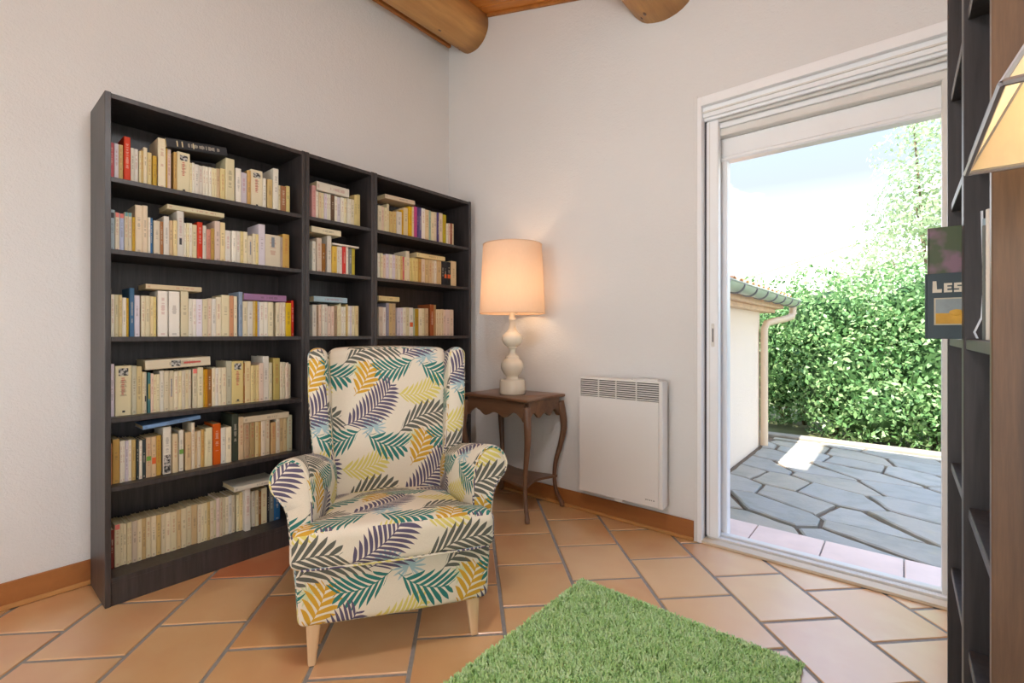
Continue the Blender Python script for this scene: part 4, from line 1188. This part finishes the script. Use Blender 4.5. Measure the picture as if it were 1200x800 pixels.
hh = (.012 + .008 * rs.rand(N)) * np.clip(.65 + ed / .04, .65, 1.0)
cl = np.sin(px * 61 + 2.1 * np.sin(py * 47)) + np.sin(py * 67 + 1.7 * np.sin(px * 53))
ang = rs.uniform(0, 2 * PI, N)
lean = rs.uniform(.004, .014, N); w = rs.uniform(.0022, .0034, N)
tx, ty = np.cos(ang), np.sin(ang); sx_, sy_ = -ty, tx
V = np.zeros((N, 5, 3)); base = .009
for k, (hf, lf, wf) in enumerate(((0, 0, 1), (0, 0, -1), (.65, .35, .9), (.65, .35, -.9), (1.0, 1.0, 0))):
    V[:, k, 0] = px + tx * lean * lf + sx_ * w * wf; V[:, k, 1] = py + ty * lean * lf + sy_ * w * wf; V[:, k, 2] = base + hh * hf
faces = []
idx = np.arange(N)[:, None] * 5
loops = np.concatenate([idx + np.array([[0, 1, 3, 2]]), idx + np.array([[2, 3, 4]])], axis=1).ravel()
me = bpy.data.meshes.new('pile'); me.vertices.add(N * 5); me.vertices.foreach_set('co', V.ravel())
me.loops.add(N * 7); me.loops.foreach_set('vertex_index', loops)
starts = (np.arange(N)[:, None] * 7 + np.array([[0, 4]])).ravel(); me.polygons.add(N * 2); me.polygons.foreach_set('loop_start', starts)
me.update(calc_edges=True); me.validate()
ca = me.color_attributes.new('tint', 'FLOAT_COLOR', 'POINT')
tv = np.clip(rs.normal(.5, .22, N) + .12 * cl, 0, 1); tc = np.ones((N, 5, 4)); tc[:, :, 0] = tv[:, None]; tc[:, :, 1] = tv[:, None]; tc[:, :, 2] = tv[:, None]
ca.data.foreach_set('color', tc.ravel())
tag(link_mesh('pile', me, M_RUG, rug), kind='stuff')

# ================================================================== floor lamp at the end of the open bookcases
fl = empty('floor_lamp', (2.8695, -1.8725, 0)); tag(fl, 'floor lamp with lit pale pyramid shade beside the grained bookcase end', 'lamp')
bm = bmesh.new(); lathe(bm, [(.125, 0), (.128, .004), (.125, .014), (.03, .022), (.012, .03)], 40); obj('foot', bm, M_BRASS, fl, True)
bm = bmesh.new(); tube(bm, [(0, 0, .025), (0, 0, 1.27)], .011, 14); obj('pole', bm, M_BRASS, fl, True)
rz = 0.0
def sq_ring(h, z):
    return [(h * (cx * math.cos(rz) - cy * math.sin(rz)), h * (cx * math.sin(rz) + cy * math.cos(rz)), z) for cx, cy in ((-1, -1), (1, -1), (1, 1), (-1, 1))]
Z0 = 1.250
S = [(.1245, Z0), (.058, Z0 + .135), (.052, Z0 + .150)]
for i in range(4):
    bm = bmesh.new(); tube(bm, [sq_ring(S[0][0], Z0)[i], sq_ring(S[0][0], Z0)[(i + 1) % 4]], .0028, 6); obj('shade_rim', bm, M_BRASS, fl)
    bm = bmesh.new(); rings = [sq_ring(h, z) for h, z in S[:2]]
    j = (i + 1) % 4
    vs = [bm.verts.new(p) for p in (rings[0][i], rings[0][j], rings[1][j], rings[1][i])]; bm.faces.new(vs)
    obj('shade_panel', bm, M_SHADE2, fl, fix=False)
    bm = bmesh.new(); rings = [sq_ring(h, z) for h, z in S[1:]]
    vs = [bm.verts.new(p) for p in (rings[0][i], rings[0][j], rings[1][j], rings[1][i])]; bm.faces.new(vs)
    obj('shade_collar', bm, M_SHADE, fl, fix=False)
    bm = bmesh.new(); tube(bm, [sq_ring(h, z)[i] for h, z in S], .0022, 6); obj('shade_rib', bm, M_BRASS, fl)
bm = bmesh.new(); bmesh.ops.create_uvsphere(bm, u_segments=16, v_segments=10, radius=.022)
for v in bm.verts: v.co.z += 1.30
obj('bulb', bm, M_BULB, fl, True)
bm = bmesh.new(); tube(bm, [(0, 0, 1.255), (0, 0, 1.285)], .013, 12); obj('lamp_holder', bm, M_BRASS, fl, True)
point_light('floor_lamp_light', (2.8695, -1.8725, 1.30), 1.7, (1.0, .80, .55), .03)

# ================================================================== pendant added to brighten the room, unseen above the frame
px_, py_ = 2.05, -1.95
pend = empty('added_fill_pendant', (px_, py_, 0)); tag(pend, 'added white globe pendant lamp hanging unseen from the sloping ceiling above the rug', 'lamp')
bm = bmesh.new(); bmesh.ops.create_uvsphere(bm, u_segments=24, v_segments=14, radius=.11)
for v in bm.verts: v.co.z += 2.50
M_GLOBE, _g1, _g2, _g3 = mat_new('fill_pendant_globe')
_g2.inputs['Base Color'].default_value = (.9, .9, .88, 1); _g2.inputs['Emission Color'].default_value = (.97, .985, 1, 1); _g2.inputs['Emission Strength'].default_value = 3.0
obj('globe', bm, M_GLOBE, pend, True)
bm = bmesh.new(); lathe(bm, [(.03, 2.60), (.032, 2.64), (.012, 2.66)], 20); obj('globe_cap', bm, M_BRASS, pend, True)
bm = bmesh.new(); tube(bm, [(0, 0, 2.655), (0, 0, CZ(px_) - .001)], .004, 8); obj('cable', bm, M_DARK, pend, True)
bm = bmesh.new(); lathe(bm, [(.045, CZ(px_) - .03), (.05, CZ(px_) - .015), (.05, CZ(px_) - .012)], 24); obj('ceiling_rose', bm, M_PVC, pend, True)
point_light('pendant_fill_light', (px_, py_, 2.36), 36, (.91, .965, 1.0), .13)  # added fill light just below the unseen globe

# ================================================================== terrace
M_EARTH = plain('brown_joint_earth', lin(112, 96, 80), .95, 0, .25, 20, .4)
M_STONE, nt, b, _ = mat_new('grey_flagstone')
rn = nd(nt, 'ShaderNodeObjectInfo').outputs['Random']; v = coords(nt)
off = nd(nt, 'ShaderNodeCombineXYZ', {0: mth(nt, 'MULTIPLY', rn, 31.0), 1: mth(nt, 'MULTIPLY', rn, 17.0), 2: 0.0})
vv = nd(nt, 'ShaderNodeVectorMath', {0: v, 1: off.outputs[0]}, operation='ADD').outputs[0]
base = ramp(nt, rn, [(0, lin(160, 159, 152)), (.4, lin(172, 169, 160)), (.7, lin(164, 160, 150)), (1, lin(176, 167, 149))])
c = mixc(nt, ramp(nt, noise(nt, vv, 4.5, 5, .6, .6), [(.45, (0, 0, 0, 1)), (.7, (.7, .7, .7, 1))]), base, lin(140, 143, 133))
c = mixc(nt, ramp(nt, noise(nt, vv, 7, 5, .65), [(.56, (0, 0, 0, 1)), (.75, (.6, .6, .6, 1))]), c, lin(172, 164, 140))
nt.links.new(c, b.inputs['Base Color']); b.inputs['Roughness'].default_value = .75
bump(nt, b, noise(nt, vv, 14, 6, .65, .4), .5, .012)
TZ0 = -.075
terr = boxo('terrace', (1.0, 6.0, .2, 3.85, -.2, TZ0 - .022), M_EARTH); tag(terr, 'terrace bed of earth-filled joints under the flagstones', 'terrace', None, 'structure')
rs = random.Random(21)
# crazy paving: voronoi cells stretched along one diagonal
ca_, sa_ = math.cos(math.radians(-28)), math.sin(math.radians(-28)); ST_ = 1.75
def to_s(x, y): return ((x * ca_ + y * sa_) / ST_, -x * sa_ + y * ca_)
def from_s(u, w): u *= ST_; return (u * ca_ - w * sa_, u * sa_ + w * ca_)
pts = []
tries = 0
while tries < 6000 and len(pts) < 130:
    tries += 1
    x, y = rs.uniform(.9, 5.6), rs.uniform(.3, 3.7); s = to_s(x, y)
    if all((s[0] - p[0]) ** 2 + (s[1] - p[1]) ** 2 > rs.uniform(.19, .34) ** 2 for p in pts): pts.append(s)
for i, p in enumerate(pts):
    cell = [(p[0] + a, p[1] + b_) for a, b_ in ((-.8, -.8), (.8, -.8), (.8, .8), (-.8, .8))]
    for j, q in enumerate(pts):
        if j == i: continue
        dx, dy = q[0] - p[0], q[1] - p[1]
        if dx * dx + dy * dy > 2.6: continue
        mx_, my_ = (p[0] + q[0]) / 2, (p[1] + q[1]) / 2
        cell = clip_poly(cell, dx, dy, dx * mx_ + dy * my_)
        if len(cell) < 3: break
    if len(cell) < 3: continue
    poly = [from_s(*c_) for c_ in cell]
    if area2(poly) < 0: poly = poly[::-1]
    poly = inset_poly(poly, rs.uniform(.008, .017))
    for nx, ny, d in ((-1, 0, -1.585), (1, 0, 5.2), (0, 1, 3.42), (0, -1, -.497)):
        if len(poly) >= 3: poly = clip_poly(poly, nx, ny, d)
    if len(poly) < 3 or abs(area2(poly)) < .006: continue
    # rough edges
    fine = []
    for k in range(len(poly)):
        a, b_ = poly[k], poly[(k + 1) % len(poly)]; L = math.hypot(b_[0] - a[0], b_[1] - a[1]); n = max(1, int(L / .07))
        for t in range(n):
            q = t / n; e = 0 if t == 0 else rs.uniform(-.007, .007)
            fine.append((a[0] + (b_[0] - a[0]) * q + e * (b_[1] - a[1]) / max(L, .01), a[1] + (b_[1] - a[1]) * q - e * (b_[0] - a[0]) / max(L, .01)))
    cx = sum(q[0] for q in fine) / len(fine); cy = sum(q[1] for q in fine) / len(fine)
    bm = bmesh.new(); slab(bm, [(q[0] - cx, q[1] - cy) for q in fine], -.04, 0, .007)
    obj('flagstone', bm, M_STONE, terr, loc=(cx, cy, TZ0 + rs.uniform(-.006, .006)), rot=(rs.uniform(-.006, .006), rs.uniform(-.006, .006), 0))
# pink threshold tiles outside the door
thr = boxo('threshold', (1.55, 3.4, .2, .497, -.2, -.034), M_GROUT); tag(thr, 'mortar bed of pink threshold tiles outside the patio door', 'threshold', None, 'structure')
for k in range(6):
    x0 = 1.412 + .3205 * k
    bm = bmesh.new(); slab(bm, [(x0 + .003, .202), (x0 + .3175, .202), (x0 + .3175, .494), (x0 + .003, .494)], -.036, -.02, .003)
    obj('tile', bm, M_PINK, thr)
# low kerb in front of the hedge
kerb = boxo('garden_kerb', (1.3, 5.6, 3.45, 3.60, -.15, -.05), plain('pale_kerb_stone', lin(150, 144, 132), .85, 0, .12, 12, .3), None, .015, 2)
tag(kerb, 'low pale stone kerb between the flagstones and the hedge', 'kerb')
grd = boxo('ground', (-30, 40, 3.6, 60, -.4, -.12), plain('garden_soil', lin(98, 104, 66), .95, 0, .3, 3)); tag(grd, 'garden ground beyond the terrace', 'ground', None, 'structure')
grd2 = boxo('ground', (-30, 40, -12, 3.6, -.5, -.21), plain('garden_gravel', lin(150, 140, 120), .95, 0, .2, 3)); tag(grd2, 'ground around the house', 'ground', None, 'structure')
# unseen block added above the door side to throw the shade on the terrace
ups = boxo('terrace_shade_block', (2.06, 9.0, -5.5, .2, 3.35, 4.98), M_EXT); tag(ups, 'added cream block over the patio door that shades the terrace', 'wall', None, 'structure')
ext = boxo('wall_outside', (XR + .2, 9.0, .0, .2, -.2, 3.35), M_EXT); tag(ext, 'cream rendered outside wall beside the patio door', 'wall', None, 'structure')

# ================================================================== house wing with gutter
wing = empty('house_wing', (1.54, 2.9, TZ0)); tag(wing, 'pale rendered house wing with tiled roof, gutter and downpipe', 'building')
def wp(name, b, mat, bev=0.0): return boxo(name, (b[0] - 1.54, b[1] - 1.54, b[2] - 2.9, b[3] - 2.9, b[4] - TZ0, b[5] - TZ0), mat, wing, bev)
wp('wall', (-1.6, 1.54, .25, 2.95, TZ0 - .02, 1.30), M_EXT)
M_GENO = plain('tile_cornice', lin(228, 196, 164), .85, 0, .1, 14)
wp('cornice', (-1.6, 1.62, .25, 3.30, 1.30, 1.345), M_GENO, .006)
wp('cornice', (-1.6, 1.68, .25, 3.42, 1.345, 1.395), M_GENO, .006)
M_GUT = plain('pale_green_zinc', lin(190, 200, 182), .4, .2, .05, 6)
M_PIPE = plain('cream_painted_pipe', lin(226, 204, 176), .45, 0, .03, 6)
gx, gz, gr = 1.755, 1.435, .062
bm = bmesh.new(); n = 12
rings = []
for y in (.3, 1.2, 2.4, 3.62):
    a = [(gx - 1.54 + gr * math.cos(PI + PI * k / n), y - 2.9, gz - TZ0 + gr * math.sin(PI + PI * k / n)) for k in range(n + 1)]
    bq = [(gx - 1.54 + (gr - .003) * math.cos(PI + PI * k / n), y - 2.9, gz - TZ0 + (gr - .003) * math.sin(PI + PI * k / n)) for k in range(n, -1, -1)]
    rings.append(a + bq)
ring_loft(bm, rings); gut = smooth_angle(obj('gutter', bm, M_GUT, wing), 50)
bm = bmesh.new(); tube(bm, [(gx + gr - 1.54, .3 - 2.9, gz - TZ0), (gx + gr - 1.54, 3.62 - 2.9, gz - TZ0)], .009, 8); obj('gutter_bead', bm, M_GUT, gut, True)
for k in range(8):
    y = .8 + .38 * k
    bm = bmesh.new(); pts = [(gx - 1.54 + (gr + .004) * math.cos(PI + PI * q / 12), y - 2.9, gz - TZ0 + (gr + .004) * math.sin(PI + PI * q / 12)) for q in range(13)]
    tube(bm, pts, .008, 6); obj('gutter_bracket', bm, M_BRASS, gut, True)
bm = bmesh.new(); ps = [(gx, 3.50, gz - .05), (gx, 3.50, gz - .13), (gx - .01, 3.47, gz - .175), (gx - .06, 3.38, gz - .20), (1.655, 3.10, gz - .225), (1.60, 2.98, gz - .25), (1.588, 2.93, gz - .31), (1.588, 2.93, .6), (1.588, 2.93, TZ0)]
fine = []
P = [Vector(p) - Vector((1.54, 2.9, TZ0)) for p in ps]
tube(bm, P, .036, 14); smooth_angle(obj('downpipe', bm, M_PIPE, wing), 60)
# barrel tiles
M_ROOF = plain('roof_terracotta', lin(214, 160, 116), .85, 0, .22, 9, .3)
bm = bmesh.new(); n = 7; rings = []
for t, r in ((0, .085), (.46, .068)):
    a = [(-t, r * math.cos(PI * k / n), r * math.sin(PI * k / n) * .8) for k in range(n + 1)]
    bq = [(-t, (r - .012) * math.cos(PI * k / n), (r - .012) * math.sin(PI * k / n) * .8) for k in range(n, -1, -1)]
    rings.append(a + bq)
ring_loft(bm, rings); bmesh.ops.recalc_face_normals(bm, faces=bm.faces)
tm = bpy.data.meshes.new('roof_tile'); bm.to_mesh(tm); bm.free(); tm.materials.append(M_ROOF)
sl = math.atan(.29)
bm = bmesh.new(); box(bm, -3.3, .06, .25 - 2.9, 3.5 - 2.9, -.03, .0)
obj('roof_deck', bm, M_ROOF, wing, loc=(gx - 1.60, 0, 1.425 - TZ0), rot=(0, sl, 0))
for cidx in range(5):
    for k in range(17):
        y = .45 + .185 * k
        x = gx - .02 - cidx * .36 * math.cos(sl); z = 1.43 + cidx * .36 * math.sin(sl)
        link_mesh('roof_tile', tm, None, wing, (x - 1.54, y - 2.9, z - TZ0), (0, sl + rs.uniform(-.02, .02), rs.uniform(-.03, .03)))

# ================================================================== hedge and trees
def mat_leaf(name, c0, c1, c2):
    m, nt, b, out = mat_new(name)
    vc = nd(nt, 'ShaderNodeVertexColor'); vc.layer_name = 'tint'
    s = nd(nt, 'ShaderNodeSeparateColor', {0: vc.outputs[0]}).outputs[0]
    c = ramp(nt, s, [(0, c0), (.5, c1), (1, c2)])
    nt.links.new(c, b.inputs['Base Color']); b.inputs['Roughness'].default_value = .42
    t = nd(nt, 'ShaderNodeBsdfTranslucent', {'Color': c})
    mx = nd(nt, 'ShaderNodeMixShader', {0: .3, 1: b.outputs[0], 2: t.outputs[0]}); nt.links.new(mx.outputs[0], out.inputs[0])
    return m
M_LEAF = mat_leaf('green_hedge_leaf', lin(70, 116, 64), lin(116, 158, 96), lin(172, 198, 138))
M_LEAF2 = mat_leaf('pale_tree_leaf', lin(140, 168, 126), lin(176, 196, 154), lin(212, 222, 190))
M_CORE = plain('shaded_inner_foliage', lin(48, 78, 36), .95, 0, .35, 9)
M_BARK = wood('grey_brown_bark', lin(92, 76, 58), lin(132, 112, 90), .9, 'Z', 9, 4, .4)
def leaves(name, pts, nrm, size, mat, parent, seed, jitter=.9):
    r = np.random.RandomState(seed); N = len(pts)
    nv = nrm + r.normal(0, jitter, (N, 3)); nv /= np.linalg.norm(nv, axis=1)[:, None] + 1e-9
    t = np.cross(nv, r.normal(0, 1, (N, 3))); t /= np.linalg.norm(t, axis=1)[:, None] + 1e-9
    bvec = np.cross(nv, t); L = size * r.uniform(.65, 1.3, N)[:, None]
    V = np.zeros((N, 4, 3)); V[:, 0] = pts - t * L * .5; V[:, 1] = pts + bvec * L * .26 + nv * L * .06; V[:, 2] = pts + t * L * .5; V[:, 3] = pts - bvec * L * .26 + nv * L * .06
    me = bpy.data.meshes.new(name); me.vertices.add(N * 4); me.vertices.foreach_set('co', V.ravel())
    me.loops.add(N * 4); me.loops.foreach_set('vertex_index', np.arange(N * 4)); me.polygons.add(N); me.polygons.foreach_set('loop_start', np.arange(N) * 4)
    me.update(calc_edges=True); me.validate()
    ca = me.color_attributes.new('tint', 'FLOAT_COLOR', 'POINT'); tv = np.clip(r.normal(.5, .24, N), 0, 1)
    tc = np.ones((N, 4, 4)); tc[:, :, :3] = tv[:, None, None]; ca.data.foreach_set('color', tc.ravel())
    return tag(link_mesh(name, me, mat, parent), kind='stuff')
def blob_points(N, seed, c, rad, lump=.28, inner=.45):
    """points filling the outer shell of a lumpy ellipsoid"""
    r = np.random.RandomState(seed); d = r.normal(0, 1, (N, 3)); d /= np.linalg.norm(d, axis=1)[:, None]
    ph = r.uniform(0, 6.28, 9); k = np.zeros(N)
    for i, f in enumerate((3.1, 4.3, 5.7)):
        k += np.sin(d[:, 0] * f + ph[i]) * np.sin(d[:, 1] * f + ph[i + 3]) * np.sin(d[:, 2] * f * 1.2 + ph[i + 6]) / (1 + .3 * i)
    rr = (1 + lump * k) * (1 - inner * r.rand(N) ** 2.2)
    return np.array(c) + d * rr[:, None] * np.array(rad), d
def shrub(label, base, blobs, n, size, mat, seed, stems=3, group=None, core=True, name='hedge_shrub', cat='shrub', zmin=-.1):
    root = empty(name, base); tag(root, label, cat, group)
    P, D = [], []
    for i, (c, rad) in enumerate(blobs):
        vol = rad[0] * rad[2] + rad[1] * rad[2]
        p, d = blob_points(int(n * vol), seed + i, c, rad); P.append(p); D.append(d)
    P = np.concatenate(P); D = np.concatenate(D); k = P[:, 2] > zmin; P = P[k]; D = D[k]
    leaves('foliage', P - np.array(base), D, size, mat, root, seed)
    rr = random.Random(seed)
    for i in range(stems):
        b = blobs[i % len(blobs)][0]; a = Vector((rr.uniform(-.15, .15), rr.uniform(-.1, .1), 0)); e = Vector(b) - Vector(base) + Vector((rr.uniform(-.2, .2), rr.uniform(-.2, .2), .1))
        m_ = a.lerp(e, .5) + Vector((rr.uniform(-.1, .1), rr.uniform(-.1, .1), .1))
        bm = bmesh.new(); tube(bm, [a, m_, e], [.03, .022, .012], 7); obj('stem', bm, M_BARK, root, True)
    if core:  # solid dark cores added to block light through the leaves
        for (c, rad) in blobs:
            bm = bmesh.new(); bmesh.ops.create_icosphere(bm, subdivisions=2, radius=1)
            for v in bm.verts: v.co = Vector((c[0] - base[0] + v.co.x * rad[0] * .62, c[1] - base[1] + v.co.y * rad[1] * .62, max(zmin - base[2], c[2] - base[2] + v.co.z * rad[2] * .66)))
            obj('dark_foliage_core', bm, M_CORE, root, True)
    return root
GH = 'shrubs of the hedge'
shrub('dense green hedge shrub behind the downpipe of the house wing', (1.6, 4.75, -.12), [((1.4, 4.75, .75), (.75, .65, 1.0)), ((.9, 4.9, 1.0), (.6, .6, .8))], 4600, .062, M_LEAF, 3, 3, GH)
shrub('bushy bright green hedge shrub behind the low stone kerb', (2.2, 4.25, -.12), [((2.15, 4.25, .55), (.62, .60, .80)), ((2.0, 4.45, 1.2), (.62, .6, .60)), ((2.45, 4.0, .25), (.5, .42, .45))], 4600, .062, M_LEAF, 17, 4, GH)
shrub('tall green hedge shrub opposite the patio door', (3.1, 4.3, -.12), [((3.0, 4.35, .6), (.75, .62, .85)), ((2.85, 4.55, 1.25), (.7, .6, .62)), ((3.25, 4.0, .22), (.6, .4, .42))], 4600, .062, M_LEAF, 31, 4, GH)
shrub('broad green hedge shrub farthest from the house wing', (4.3, 4.4, -.12), [((4.1, 4.4, .7), (.8, .65, .95)), ((4.8, 4.5, .8), (.8, .65, 1.0))], 3200, .066, M_LEAF, 47, 3, GH)
shrub('pale feathery tree rising behind the hedge', (3.3, 7.4, -.12), [((2.95, 7.3, 3.0), (.75, .8, .9)), ((3.25, 7.4, 3.9), (.8, .8, .8)), ((2.75, 7.2, 2.2), (.8, .8, .8)), ((3.8, 7.4, 3.2), (.9, .9, 1.0)), ((3.0, 7.5, 4.6), (.45, .5, .4)), ((3.7, 7.5, 4.4), (.6, .6, .6))], 1700, .075, M_LEAF2, 60, 6, None, False, 'tree', 'tree', .6)
shrub('small pale green tree behind the hedge near the far house', (1.7, 6.6, -.12), [((1.6, 6.6, 1.35), (.8, .7, .75)), ((2.3, 6.7, 1.7), (.7, .7, .7))], 1700, .08, M_LEAF2, 80, 4, None, False, 'tree', 'tree', .3)
# far house with a pale roof
fh = empty('far_house', (.3, 15, -.12)); tag(fh, 'far white house with pale gable roof beyond the hedge', 'building')
M_WHT = plain('far_white_render', lin(238, 232, 226), .9); M_PROOF = plain('far_pale_roof_tiles', lin(226, 206, 192), .9)
bm = bmesh.new(); ring_loft(bm, [[(-3.8, y, 0), (3.4, y, 0), (3.4, y, 3.25), (1.45, y, 3.95), (-3.8, y, 2.55)] for y in (0, 4)]); obj('wall', bm, M_WHT, fh)
bm = bmesh.new(); ring_loft(bm, [[(-4.0, y, 2.50), (1.45, y, 3.95), (1.45, y, 4.03), (-4.0, y, 2.58)] for y in (-.04, 4.1)]); obj('roof', bm, M_PROOF, fh)
bm = bmesh.new(); ring_loft(bm, [[(1.45, y, 3.95), (3.6, y, 3.2), (3.6, y, 3.28), (1.45, y, 4.03)] for y in (-.04, 4.1)]); obj('roof', bm, M_PROOF, fh)
